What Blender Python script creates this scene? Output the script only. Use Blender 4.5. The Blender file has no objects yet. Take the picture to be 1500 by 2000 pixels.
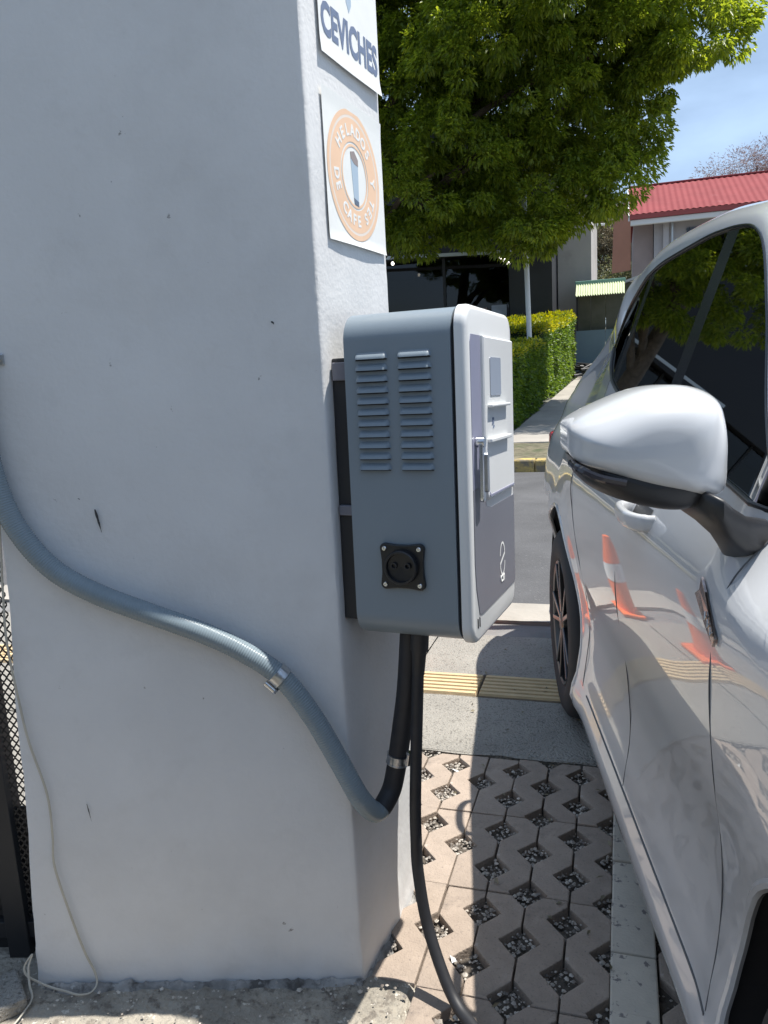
import bpy, bmesh, math, random
import numpy as np
from mathutils import Vector, Matrix, noise
random.seed(7); RNG = np.random.default_rng(7)
rad = math.radians
scene = bpy.context.scene
COL = scene.collection

# ------------------------------------------------------------------ camera
CAM_H = 1.28
R = ((0.95588, 0.00098, -0.29375), (0.28887, -0.18470, 0.93938), (-0.05340, -0.98279, -0.17682))
cam_d = bpy.data.cameras.new('camera'); cam = bpy.data.objects.new('camera', cam_d); COL.objects.link(cam)
cam_d.sensor_fit = 'VERTICAL'; cam_d.sensor_height = 24.0; cam_d.lens = 18.0
cam_d.clip_start = 0.02; cam_d.clip_end = 3000
rt, dn, fw = [Vector([R[i][k] for i in range(3)]).normalized() for k in range(3)]
fw = (fw - rt * fw.dot(rt)).normalized(); up = rt.cross(fw).normalized()
cam.matrix_world = Matrix(((rt.x, up.x, -fw.x, 0), (rt.y, up.y, -fw.y, 0), (rt.z, up.z, -fw.z, CAM_H), (0, 0, 0, 1)))
scene.camera = cam

# ------------------------------------------------------------------ sky, sun, exposure
SUN_EL, SUN_AZ = 70.0, 68.0           # azimuth from +Y towards +X
world = bpy.data.worlds.new('World'); scene.world = world; world.use_nodes = True
nt = world.node_tree; nt.nodes.clear()
wo = nt.nodes.new('ShaderNodeOutputWorld'); bg = nt.nodes.new('ShaderNodeBackground')
sky = nt.nodes.new('ShaderNodeTexSky'); sky.sky_type = 'NISHITA'; sky.sun_disc = False
sky.sun_elevation = rad(SUN_EL); sky.sun_rotation = rad(SUN_AZ); sky.dust_density = .8; sky.air_density = 1.0
tc = nt.nodes.new('ShaderNodeTexCoord'); mp = nt.nodes.new('ShaderNodeMapping'); mp.inputs['Scale'].default_value = (1.2, 1.2, 3.4)
nz = nt.nodes.new('ShaderNodeTexNoise'); nz.inputs['Scale'].default_value = 2.1; nz.inputs['Detail'].default_value = 7; nz.inputs['Roughness'].default_value = .52
rp = nt.nodes.new('ShaderNodeValToRGB'); rp.color_ramp.elements[0].position = .34; rp.color_ramp.elements[1].position = .66
rp.color_ramp.elements[0].color = (.10, .10, .10, 1); rp.color_ramp.elements[1].color = (.8, .8, .8, 1)
mx = nt.nodes.new('ShaderNodeMix'); mx.data_type = 'RGBA'; mx.inputs['B'].default_value = (6.6, 9.0, 12.6, 1)
L = nt.links.new
L(tc.outputs['Generated'], mp.inputs['Vector']); L(mp.outputs['Vector'], nz.inputs['Vector']); L(nz.outputs['Fac'], rp.inputs['Fac'])
L(rp.outputs['Color'], mx.inputs['Factor']); L(sky.outputs['Color'], mx.inputs['A']); L(mx.outputs['Result'], bg.inputs['Color'])
bg.inputs['Strength'].default_value = 0.066; L(bg.outputs['Background'], wo.inputs['Surface'])
sun_d = bpy.data.lights.new('sun', 'SUN'); sun = bpy.data.objects.new('sun', sun_d); COL.objects.link(sun)
sun_d.energy = 5.0; sun_d.angle = rad(.53); sun_d.color = (1, .955, .88)
sv = Vector((math.sin(rad(SUN_AZ)) * math.cos(rad(SUN_EL)), math.cos(rad(SUN_AZ)) * math.cos(rad(SUN_EL)), math.sin(rad(SUN_EL))))
sun.rotation_euler = sv.to_track_quat('Z', 'Y').to_euler(); sun.location = sv * 30
scene.view_settings.view_transform = 'Standard'; scene.view_settings.look = 'None'
scene.view_settings.exposure = 0.62; scene.view_settings.gamma = 1

# ------------------------------------------------------------------ helpers
def spl(xs, ys, x):
    xs = list(xs); n = len(xs)
    if x <= xs[0]: return ys[0]
    if x >= xs[-1]: return ys[-1]
    i = 0
    while x > xs[i + 1]: i += 1
    def sl(k):
        if k == 0: return (ys[1] - ys[0]) / (xs[1] - xs[0])
        if k == n - 1: return (ys[-1] - ys[-2]) / (xs[-1] - xs[-2])
        a = (ys[k] - ys[k - 1]) / (xs[k] - xs[k - 1]); b = (ys[k + 1] - ys[k]) / (xs[k + 1] - xs[k])
        return 0 if a * b <= 0 else 2 * a * b / (a + b)
    h = xs[i + 1] - xs[i]; t = (x - xs[i]) / h
    return ((1 + 2 * t) * (1 - t) ** 2 * ys[i] + t * (1 - t) ** 2 * h * sl(i) + t * t * (3 - 2 * t) * ys[i + 1] + t * t * (t - 1) * h * sl(i + 1))

class MB:
    def __init__(s): s.v = []; s.f = []
    def add(s, vs, fs):
        k = len(s.v); s.v += [tuple(p) for p in vs]; s.f += [tuple(i + k for i in f) for f in fs]; return s
    def box(s, x0, x1, y0, y1, z0, z1):
        return s.add([(x0, y0, z0), (x1, y0, z0), (x1, y1, z0), (x0, y1, z0), (x0, y0, z1), (x1, y0, z1), (x1, y1, z1), (x0, y1, z1)],
                     [(3, 2, 1, 0), (4, 5, 6, 7), (0, 1, 5, 4), (1, 2, 6, 5), (2, 3, 7, 6), (3, 0, 4, 7)])
    def bar(s, p, q, w, h):
        p = Vector(p); q = Vector(q); d = (q - p).normalized(); u = Vector((0, 0, 1))
        if abs(d.z) > .95: u = Vector((0, 1, 0))
        a = d.cross(u).normalized() * w / 2; b = a.cross(d).normalized() * h / 2
        vs = [p - a - b, p + a - b, p + a + b, p - a + b, q - a - b, q + a - b, q + a + b, q - a + b]
        return s.add(vs, [(3, 2, 1, 0), (4, 5, 6, 7), (0, 1, 5, 4), (1, 2, 6, 5), (2, 3, 7, 6), (3, 0, 4, 7)])
    def tube(s, pts, r, n=10, cap=True):
        pts = [Vector(p) for p in pts]; N = len(pts); rs = r if isinstance(r, (list, tuple)) else [r] * N
        prev = None; vs = []; fs = []
        for i, p in enumerate(pts):
            d = (pts[min(i + 1, N - 1)] - pts[max(i - 1, 0)]).normalized()
            if prev is None:
                a = d.orthogonal().normalized()
            else:
                a = (prev - d * prev.dot(d)).normalized()
            prev = a; b = d.cross(a)
            for k in range(n):
                t = 2 * math.pi * k / n; vs.append(p + (a * math.cos(t) + b * math.sin(t)) * rs[i])
        for i in range(N - 1):
            for k in range(n):
                fs.append((i * n + k, i * n + (k + 1) % n, (i + 1) * n + (k + 1) % n, (i + 1) * n + k))
        if cap: fs += [tuple(range(n - 1, -1, -1)), tuple((N - 1) * n + k for k in range(n))]
        return s.add(vs, fs)
    def prism(s, poly, fn0, fn1):
        """poly: 2d loop; fn0/fn1 map a 2d point to the two end surfaces"""
        n = len(poly); vs = [fn0(p) for p in poly] + [fn1(p) for p in poly]
        fs = [tuple(range(n - 1, -1, -1)), tuple(range(n, 2 * n))] + [(i, (i + 1) % n, n + (i + 1) % n, n + i) for i in range(n)]
        return s.add(vs, fs)
    def lathe(s, prof, c, axis='x', n=40, a0=0, a1=2 * math.pi):
        full = abs(a1 - a0 - 2 * math.pi) < 1e-6; m = n if full else n + 1; vs = []; fs = []
        for i in range(m):
            t = a0 + (a1 - a0) * i / n
            for (h, r) in prof:
                if axis == 'x': vs.append((c[0] + h, c[1] + r * math.cos(t), c[2] + r * math.sin(t)))
                elif axis == 'y': vs.append((c[0] + r * math.cos(t), c[1] + h, c[2] + r * math.sin(t)))
                else: vs.append((c[0] + r * math.cos(t), c[1] + r * math.sin(t), c[2] + h))
        k = len(prof)
        for i in range(n):
            j = (i + 1) % m
            for q in range(k - 1): fs.append((i * k + q, j * k + q, j * k + q + 1, i * k + q + 1))
        return s.add(vs, fs)
    def grid(s, fn, nu, nv):
        vs = [fn(i / nu, j / nv) for j in range(nv + 1) for i in range(nu + 1)]; w = nu + 1
        return s.add(vs, [(j * w + i, j * w + i + 1, (j + 1) * w + i + 1, (j + 1) * w + i) for j in range(nv) for i in range(nu)])
    def mesh(s, name, mat=None, smooth=False, bevel=0, fix=True, seg=2, angle=rad(40)):
        me = bpy.data.meshes.new(name); me.from_pydata(s.v, [], s.f)
        if fix or bevel:
            bm = bmesh.new(); bm.from_mesh(me)
            if fix: bmesh.ops.recalc_face_normals(bm, faces=bm.faces)
            if bevel:
                ed = [e for e in bm.edges if len(e.link_faces) == 2 and e.calc_face_angle(0) > rad(30)]
                bmesh.ops.bevel(bm, geom=ed, offset=bevel, segments=seg, affect='EDGES', profile=.5, clamp_overlap=True)
            bm.to_mesh(me); bm.free()
        if smooth:
            me.polygons.foreach_set('use_smooth', [True] * len(me.polygons))
            try: me.set_sharp_from_angle(angle=angle)
            except Exception: pass
        if mat: me.materials.append(mat)
        return me
    def build(s, name, mat, parent=None, **k):
        o = bpy.data.objects.new(name, s.mesh(name, mat, **k)); COL.objects.link(o)
        if parent: o.parent = parent
        return o

def link(name, me, parent=None, loc=None):
    o = bpy.data.objects.new(name, me); COL.objects.link(o)
    if parent: o.parent = parent
    if loc: o.location = loc
    return o
def empty(name, loc=(0, 0, 0), rz=0):
    o = bpy.data.objects.new(name, None); COL.objects.link(o); o.location = loc; o.rotation_euler = (0, 0, rz); o.empty_display_size = .1
    return o
def tag(o, label=None, cat=None, group=None, kind=None):
    for k, v in (('label', label), ('category', cat), ('group', group), ('kind', kind)):
        if v: o[k] = v
    return o
def rrect(y0, y1, z0, z1, r, n=6):
    out = []
    for cy, cz, a in ((y1 - r, z0 + r, -90), (y1 - r, z1 - r, 0), (y0 + r, z1 - r, 90), (y0 + r, z0 + r, 180)):
        for k in range(n + 1):
            t = rad(a + 90 * k / n); out.append((cy + r * math.cos(t), cz + r * math.sin(t)))
    return out
def smooth_path(pts, n=8):
    ps = [Vector(p) for p in pts]; ps = [ps[0] * 2 - ps[1]] + ps + [ps[-1] * 2 - ps[-2]]; out = []
    for i in range(1, len(ps) - 2):
        a, b, c, d = ps[i - 1:i + 3]
        for k in range(n):
            t = k / n
            out.append(.5 * ((2 * b) + (c - a) * t + (2 * a - 5 * b + 4 * c - d) * t * t + (3 * b - a - 3 * c + d) * t ** 3))
    return out + [ps[-2]]
def text_mesh(name, txt, size, mat, offset=0.0, extrude=.0006, align='CENTER'):
    cu = bpy.data.curves.new(name, 'FONT'); cu.body = txt; cu.size = size; cu.align_x = align; cu.align_y = 'CENTER'
    cu.offset = offset; cu.extrude = extrude; cu.resolution_u = 3
    o = bpy.data.objects.new(name, cu); COL.objects.link(o)
    bpy.context.view_layer.update()
    me = bpy.data.meshes.new_from_object(o.evaluated_get(bpy.context.evaluated_depsgraph_get()))
    bpy.data.objects.remove(o); bpy.data.curves.remove(cu)
    me.materials.clear(); me.materials.append(mat); return me

# ------------------------------------------------------------------ materials
def node_mat(name):
    m = bpy.data.materials.new(name); m.use_nodes = True; t = m.node_tree
    return m, t, t.nodes['Principled BSDF']
def mat(name, col, rough=.6, metal=0, var=0.0, vscale=8, bump=0, bscale=60, col2=None, spots=None, coat=0, coord='Object', rand=0, detail=6, spec=.5, bdist=.01):
    m, t, b = node_mat(name); N = t.nodes.new; K = t.links.new
    b.inputs['Roughness'].default_value = rough; b.inputs['Metallic'].default_value = metal
    b.inputs['Specular IOR Level'].default_value = spec
    if coat: b.inputs['Coat Weight'].default_value = coat; b.inputs['Coat Roughness'].default_value = .02
    c1 = tuple(col) + (1,); b.inputs['Base Color'].default_value = c1
    tcn = N('ShaderNodeTexCoord'); src = tcn.outputs[coord]
    out = None
    if var or col2:
        n1 = N('ShaderNodeTexNoise'); n1.inputs['Scale'].default_value = vscale; n1.inputs['Detail'].default_value = detail; n1.inputs['Roughness'].default_value = .62
        K(src, n1.inputs['Vector'])
        r1 = N('ShaderNodeValToRGB'); r1.color_ramp.elements[0].position = .32; r1.color_ramp.elements[1].position = .68
        a = tuple(x * (1 - var) for x in col) + (1,); c = (tuple(col2) + (1,)) if col2 else tuple(min(1, x * (1 + var)) for x in col) + (1,)
        r1.color_ramp.elements[0].color = a; r1.color_ramp.elements[1].color = c
        K(n1.outputs['Fac'], r1.inputs['Fac']); out = r1.outputs['Color']
    for sp in (spots or []):        # (colour, scale, threshold, softness, strength)
        n2 = N('ShaderNodeTexNoise'); n2.inputs['Scale'].default_value = sp[1]; n2.inputs['Detail'].default_value = 5; n2.inputs['Roughness'].default_value = .65
        mp2 = N('ShaderNodeMapping'); mp2.inputs['Location'].default_value = (sp[1] * .37, 1.7, 2.9)
        K(src, mp2.inputs['Vector']); K(mp2.outputs['Vector'], n2.inputs['Vector'])
        r2 = N('ShaderNodeMapRange'); r2.inputs['From Min'].default_value = sp[2]; r2.inputs['From Max'].default_value = sp[2] + sp[3]; r2.inputs['To Max'].default_value = sp[4]
        K(n2.outputs['Fac'], r2.inputs['Value'])
        x = N('ShaderNodeMix'); x.data_type = 'RGBA'; x.inputs['B'].default_value = tuple(sp[0]) + (1,); x.inputs['A'].default_value = c1
        K(r2.outputs['Result'], x.inputs['Factor'])
        if out: K(out, x.inputs['A'])
        out = x.outputs['Result']
    if rand:
        oi = N('ShaderNodeObjectInfo'); h = N('ShaderNodeHueSaturation'); mr = N('ShaderNodeMapRange')
        mr.inputs['To Min'].default_value = 1 - rand; mr.inputs['To Max'].default_value = 1 + rand
        K(oi.outputs['Random'], mr.inputs['Value']); K(mr.outputs['Result'], h.inputs['Value'])
        if out: K(out, h.inputs['Color'])
        else: h.inputs['Color'].default_value = c1
        out = h.outputs['Color']
    if out: K(out, b.inputs['Base Color'])
    if bump:
        n3 = N('ShaderNodeTexNoise'); n3.inputs['Scale'].default_value = bscale; n3.inputs['Detail'].default_value = 5
        K(src, n3.inputs['Vector']); bp = N('ShaderNodeBump'); bp.inputs['Strength'].default_value = bump; bp.inputs['Distance'].default_value = bdist
        K(n3.outputs['Fac'], bp.inputs['Height']); K(bp.outputs['Normal'], b.inputs['Normal'])
    return m
def leaf_mat(name, c1, c2, trans=.35, rough=.45):
    m, t, b = node_mat(name); N = t.nodes.new; K = t.links.new
    g = N('ShaderNodeNewGeometry'); r = N('ShaderNodeValToRGB')
    r.color_ramp.elements[0].color = tuple(c1) + (1,); r.color_ramp.elements[1].color = tuple(c2) + (1,)
    K(g.outputs['Random Per Island'], r.inputs['Fac']); K(r.outputs['Color'], b.inputs['Base Color']); b.inputs['Roughness'].default_value = rough
    tr = N('ShaderNodeBsdfTranslucent'); hs = N('ShaderNodeHueSaturation'); hs.inputs['Hue'].default_value = .48; hs.inputs['Value'].default_value = 2.3; hs.inputs['Saturation'].default_value = 1.1
    K(r.outputs['Color'], hs.inputs['Color']); K(hs.outputs['Color'], tr.inputs['Color'])
    ms = N('ShaderNodeMixShader'); ms.inputs[0].default_value = trans
    K(b.outputs[0], ms.inputs[1]); K(tr.outputs[0], ms.inputs[2]); K(ms.outputs[0], t.nodes['Material Output'].inputs['Surface'])
    return m
def glass_mat(name, tint, ior=1.5, refl=1.0):
    m, t, b = node_mat(name); N = t.nodes.new; K = t.links.new
    tr = N('ShaderNodeBsdfTransparent'); tr.inputs['Color'].default_value = tuple(tint) + (1,)
    gl = N('ShaderNodeBsdfGlossy'); gl.inputs['Roughness'].default_value = .015; gl.inputs['Color'].default_value = (refl, refl, refl, 1)
    fr = N('ShaderNodeFresnel'); fr.inputs['IOR'].default_value = ior; ms = N('ShaderNodeMixShader')
    K(fr.outputs[0], ms.inputs[0]); K(tr.outputs[0], ms.inputs[1]); K(gl.outputs[0], ms.inputs[2]); K(ms.outputs[0], t.nodes['Material Output'].inputs['Surface'])
    return m

M = {}
M['plaster'] = mat('plaster', (.68, .685, .69), .75, var=.05, vscale=2.6, bump=.20, bscale=95, bdist=.005,
                   spots=[((.36, .35, .33), 2.4, .54, .22, .20), ((.45, .44, .42), 11, .56, .14, .12), ((.14, .13, .12), 30, .715, .03, .7)])
M['plaster_dirt'] = mat('plaster_dirt', (.30, .29, .275), .9, var=.45, vscale=14, bump=.6, bscale=60, spots=[((.06, .055, .05), 18, .50, .1, .8), ((.62, .62, .6), 9, .60, .05, .8)])
M['scuff'] = mat('scuff', (.05, .05, .055), .8)
M['paper'] = mat('paper', (.80, .81, .80), .55, var=.02, vscale=6, bump=.1, bscale=14)
M['paper2'] = mat('paper2', (.80, .81, .79), .55, var=.025, vscale=5, bump=.12, bscale=12)
M['ink'] = mat('ink', (.16, .20, .30), .5)
M['peach'] = mat('peach', (.82, .56, .38), .55, var=.05, vscale=9)
M['peach_light'] = mat('peach_light', (.78, .70, .63), .55)
M['cup_blue'] = mat('cup_blue', (.40, .50, .60), .5); M['cup_brown'] = mat('cup_brown', (.30, .25, .24), .5); M['cup_dark'] = mat('cup_dark', (.12, .16, .22), .5)
M['box_grey'] = mat('box_grey', (.205, .25, .29), .36, var=.03, vscale=3, bump=.05, bscale=300, bdist=.002)
M['box_white'] = mat('box_white', (.70, .715, .72), .35, var=.015, vscale=4, bump=.03, bscale=300, bdist=.002)
M['box_panel'] = mat('box_panel', (.16, .165, .20), .35, var=.05, vscale=4)
M['box_strip'] = mat('box_strip', (.26, .27, .37), .4)
M['screen'] = mat('screen', (.30, .33, .39), .12)
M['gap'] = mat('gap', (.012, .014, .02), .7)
M['black_plastic'] = mat('black_plastic', (.014, .015, .018), .33, bump=.05, bscale=400, bdist=.001)
M['black_matte'] = mat('black_matte', (.022, .023, .026), .55, bump=.08, bscale=300, bdist=.001)
M['chrome'] = mat('chrome', (.72, .73, .75), .16, metal=1)
M['steel'] = mat('steel', (.52, .54, .56), .3, metal=1, bump=.1, bscale=90)
M['conduit'] = mat('conduit', (.21, .26, .29), .27, var=.05, vscale=14)
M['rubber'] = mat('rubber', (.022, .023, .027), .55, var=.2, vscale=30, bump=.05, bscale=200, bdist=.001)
M['wire'] = mat('wire', (.50, .47, .40), .5, var=.1, vscale=20)
M['paver'] = mat('paver', (.345, .28, .228), .9, var=.14, vscale=11, bump=.7, bscale=190, bdist=.004, rand=.10, coord='Object',
                 spots=[((.12, .10, .09), 9, .56, .14, .6), ((.48, .44, .40), 55, .66, .05, .5), ((.15, .13, .115), 130, .58, .07, .5)])
M['kerb_paver'] = mat('kerb_paver', (.60, .54, .45), .88, var=.10, vscale=9, bump=.4, bscale=150, bdist=.004, rand=.08,
                      spots=[((.10, .085, .10), 34, .60, .05, .75), ((.30, .26, .22), 7, .58, .15, .5)])
M['soil'] = mat('soil', (.10, .085, .07), .95, var=.5, vscale=40, bump=.8, bscale=90)
M['slab'] = mat('slab', (.33, .31, .275), .9, var=.12, vscale=3, bump=1, bscale=130, bdist=.012, spots=[((.13, .12, .105), 95, .55, .08, .75), ((.27, .25, .22), 2.6, .58, .2, .4), ((.6, .58, .53), 85, .66, .05, .5)])
M['rough_pad'] = mat('rough_pad', (.33, .30, .25), .95, var=.3, vscale=7, bump=1, bscale=60, bdist=.015, spots=[((.14, .12, .10), 32, .55, .08, .7), ((.68, .64, .56), 55, .62, .05, .7)])
M['tactile'] = mat('tactile', (.58, .44, .255), .8, var=.10, vscale=12, bump=.3, bscale=140, bdist=.003, rand=.05, spots=[((.25, .18, .10), 30, .64, .08, .5)])
M['tactile_grime'] = mat('tactile_grime', (.17, .13, .085), .9, var=.3, vscale=20)
M['asphalt'] = mat('asphalt', (.085, .085, .089), .9, var=.30, vscale=.9, bump=.8, bscale=85, bdist=.01, spots=[((.24, .24, .235), 55, .62, .06, .55), ((.05, .05, .05), 40, .62, .05, .5)])
M['gutter'] = mat('gutter', (.20, .195, .19), .9, var=.2, vscale=5, bump=.5, bscale=70)
M['yellow_kerb'] = mat('yellow_kerb', (.48, .35, .11), .85, var=.2, vscale=6, bump=.5, bscale=60, spots=[((.17, .15, .12), 3.5, .47, .14, .9), ((.12, .11, .09), 22, .56, .08, .7)])
M['walk'] = mat('walk', (.33, .305, .27), .9, var=.15, vscale=1.8, bump=.5, bscale=30, spots=[((.18, .16, .14), 6, .62, .1, .5)])
M['verge'] = mat('verge', (.13, .115, .075), .95, var=.5, vscale=9, bump=1, bscale=25, spots=[((.05, .07, .025), 4, .50, .15, .8)])
M['earth'] = mat('earth', (.15, .145, .125), .95, var=.3, vscale=.6, bump=.4, bscale=8, spots=[((.08, .10, .04), .9, .48, .2, .8)])
M['pebble'] = leaf_mat('pebble', (.15, .13, .115), (.62, .57, .50), trans=0, rough=.85)
M['pebble_dark'] = leaf_mat('pebble_dark', (.06, .055, .05), (.32, .29, .26), trans=0, rough=.85)
M['mesh_black'] = mat('mesh_black', (.03, .031, .034), .5, metal=.3)
M['car_paint'] = mat('car_paint', (.54, .553, .572), .35, coat=1.0, spec=.5)
M['car_glass'] = glass_mat('car_glass', (.03, .033, .036), 1.24, .5)
M['seam'] = mat('seam', (.10, .102, .108), .6)
M['car_black'] = mat('car_black', (.012, .013, .015), .22)
M['car_trim'] = mat('car_trim', (.02, .021, .024), .42, bump=.12, bscale=500, bdist=.0006)
M['car_inside'] = mat('car_inside', (.03, .03, .033), .8)
M['seat'] = mat('seat', (.05, .05, .055), .7, var=.2)
M['tyre'] = mat('tyre', (.018, .018, .02), .75, bump=.2, bscale=160, bdist=.002)
M['rim'] = mat('rim', (.10, .105, .11), .3, metal=.9)
M['rim_face'] = mat('rim_face', (.12, .122, .13), .32, metal=1)
M['lens'] = mat('lens', (.05, .045, .05), .08)
M['badge'] = mat('badge', (.42, .36, .33), .2, metal=1, var=.4, vscale=60)
M['lamp_red'] = mat('lamp_red', (.25, .01, .015), .1)
M['bark'] = mat('bark', (.13, .10, .075), .95, var=.35, vscale=6, bump=1, bscale=18, bdist=.03)
M['leaf'] = leaf_mat('leaf', (.085, .14, .02), (.23, .29, .04), .5, .40)
M['leaf_hedge'] = leaf_mat('leaf_hedge', (.045, .10, .018), (.14, .22, .03), .3, .45)
M['leaf_young'] = leaf_mat('leaf_young', (.18, .24, .02), (.44, .42, .03), .35, .45)
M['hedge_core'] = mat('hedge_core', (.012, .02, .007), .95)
M['leaf_dry'] = leaf_mat('leaf_dry', (.12, .105, .06), (.23, .20, .13), .2, .6)
M['leaf_dull'] = leaf_mat('leaf_dull', (.07, .085, .035), (.15, .15, .07), .2, .6)
M['leaf_purple'] = leaf_mat('leaf_purple', (.16, .11, .105), (.26, .19, .17), .15, .6)
M['dark_wall'] = mat('dark_wall', (.022, .024, .03), .7, var=.15, vscale=2)
M['dark_board'] = mat('dark_board', (.012, .013, .018), .55)
M['shop_glass'] = glass_mat('shop_glass', (.30, .32, .36), 1.45)
M['shop_inside'] = mat('shop_inside', (.05, .045, .05), .9, var=.5, vscale=1.6, col2=(.10, .085, .085))
M['shop_thing'] = mat('shop_thing', (.28, .20, .19), .8, var=.3, vscale=5)
M['poster_grey'] = mat('poster_grey', (.30, .33, .42), .6, var=.15, vscale=5)
M['poster_warm'] = mat('poster_warm', (.50, .40, .26), .6, var=.3, vscale=7)
M['alu'] = mat('alu', (.50, .53, .55), .4, metal=.5)
M['white_pole'] = mat('white_pole', (.66, .69, .71), .4)
M['bulb'] = mat('bulb', (.9, .88, .8), .2)
M['bulb'].node_tree.nodes['Principled BSDF'].inputs['Emission Color'].default_value = (1, .93, .8, 1); M['bulb'].node_tree.nodes['Principled BSDF'].inputs['Emission Strength'].default_value = 3
M['concrete_wall'] = mat('concrete_wall', (.40, .375, .355), .9, var=.10, vscale=.9, bump=.2, bscale=20, spots=[((.20, .17, .15), .7, .52, .18, .5)])
M['tin_green'] = mat('tin_green', (.50, .56, .36), .55, var=.08, vscale=3, spots=[((.42, .32, .16), 2.5, .60, .1, .6)])
M['tin_edge'] = mat('tin_edge', (.20, .38, .33), .5)
M['panel_green'] = mat('panel_green', (.085, .095, .06), .8, var=.3, vscale=1.6, col2=(.12, .12, .095))
M['panel_blue'] = mat('panel_blue', (.13, .20, .25), .6, var=.06, vscale=2)
M['roof_red'] = mat('roof_red', (.235, .052, .055), .8, spec=.2, var=.10, vscale=.8, spots=[((.30, .11, .11), 1.5, .58, .15, .5)])
M['fascia_red'] = mat('fascia_red', (.30, .06, .055), .6); M['fascia_white'] = mat('fascia_white', (.66, .65, .64), .6)
M['house_wall'] = mat('house_wall', (.42, .40, .41), .9, var=.08, vscale=.7); M['house_side'] = mat('house_side', (.30, .24, .225), .9, var=.12, vscale=.8)
M['brown_wall'] = mat('brown_wall', (.40, .185, .12), .8, var=.08, vscale=.8)
M['blocker_wall'] = mat('blocker_wall', (.27, .29, .33), .85, var=.08, vscale=.8)  # wall of the added blocker, grey-blue to cool the shade
M['window_dark'] = mat('window_dark', (.03, .035, .04), .12)
M['hill'] = mat('hill', (.10, .15, .17), .95, var=.2, vscale=.03)
M['orange'] = mat('orange', (.85, .16, .03), .5); M['grey_sleeve'] = mat('grey_sleeve', (.45, .46, .47), .6)

# ================================================================== SETTING
def zfar(y):            # the land beyond the street climbs gently
    return .15 + max(0, y - 13.4) * .083 if y < 60 else .15 + 46.6 * .083 + (y - 60) * .02
b = MB()
ys = [-60, -20, -5, 0, 2.30, 4.08, 9.45, 9.95, 13.4, 20, 28, 40, 60, 120, 400, 900]
xs = [-900, -200, -60, -20, -6, 0, 6, 20, 60, 200, 900]
def gz(y): return -.065 if y < 9.5 else (zfar(y) - .045 if y >= 9.95 else -.065 + (y - 9.5) / .45 * .17)
b.v = [(x, y, gz(y)) for y in ys for x in xs]
W = len(xs); b.f = [(j * W + i, j * W + i + 1, (j + 1) * W + i + 1, (j + 1) * W + i) for j in range(len(ys) - 1) for i in range(W - 1)]
tag(b.build('ground', M['earth']), kind='structure')
tag(MB().grid(lambda u, v: (-3 + 5 * u, -.5 + 2.9 * v, -.027 + .006 * noise.noise((u * 60, v * 40, 0))), 60, 40).build('gravel_bed', M['soil'], fix=False, smooth=True), kind='structure')
road = tag(MB().grid(lambda u, v: (-45 + 90 * u, 4.08 + 5.45 * v, -.006 + .02 * math.sin(math.pi * v)), 40, 8).build('road', M['asphalt'], fix=False, smooth=True), kind='structure')
# pavement on this side: concrete slab, tactile strip, gutter
pav = empty('pavement', (0, 0, 0)); tag(pav, kind='structure')
def slab(x0, x1, y0, y1, z, mt, name, par, th=.06, step=.05, amp=.0015, edge=0):
    nu = max(2, int((x1 - x0) / step)); nv = max(2, int((y1 - y0) / step))
    def f(u, v):
        x = x0 + (x1 - x0) * u; y = y0 + (y1 - y0) * v; e = 0
        if edge and v == 0: y += edge * noise.noise((x * 9, 3.3, 0)) + edge * .6 * noise.noise((x * 31, 1.3, 0)); e = .006
        return (x, y, z - e + amp * noise.noise((x * 7, y * 7, z)))
    m = MB().grid(f, nu, nv); k = len(m.v)
    m.add([(x0, y0 + .008, z - .004), (x1, y0 + .008, z - .004), (x1, y0 + .008, z - th), (x0, y0 + .008, z - th)], [(0, 1, 2, 3)])
    return m.build(name, mt, par, fix=False, smooth=True)
for i in range(9):      # slabs cast in bays
    xa = -6.65 + i * 1.45
    slab(xa, xa + 1.444, 2.385, 2.832, 0, M['slab'], 'slab', pav, edge=.010, amp=.003)
    slab(xa, xa + 1.444, 3.058, 3.55, 0, M['slab'], 'slab', pav, amp=.003)
slab(-6, 7, 3.555, 3.78, -.018, M['gutter'], 'gutter', pav); slab(-6, 7, 3.785, 4.085, .002, M['walk'], 'gutter_edge', pav)
def tactile_mesh():
    m = MB(); w = .396; d = .212
    m.box(0, w, 0, d, -.05, -.0015); nb = len(m.f)
    for k in range(6):
        y0 = .010 + k * .0345
        m.add([(0.004, y0, -.001), (w - .004, y0, -.001), (w - .004, y0 + .024, -.001), (0.004, y0 + .024, -.001),
               (0.006, y0 + .003, .008), (w - .006, y0 + .003, .008), (w - .006, y0 + .021, .008), (0.006, y0 + .021, .008)],
              [(4, 5, 6, 7), (0, 1, 5, 4), (1, 2, 6, 5), (2, 3, 7, 6), (3, 0, 4, 7)])
    me = m.mesh('tactile_tile', M['tactile']); me.materials.append(M['tactile_grime'])
    for p in list(me.polygons)[:nb]: p.material_index = 1
    return me
tm = tactile_mesh()
for i in range(-7, 9): link('tactile_tile', tm, pav, (-.543 + .4 * i, 2.839, random.uniform(-.001, .0008)))

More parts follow.
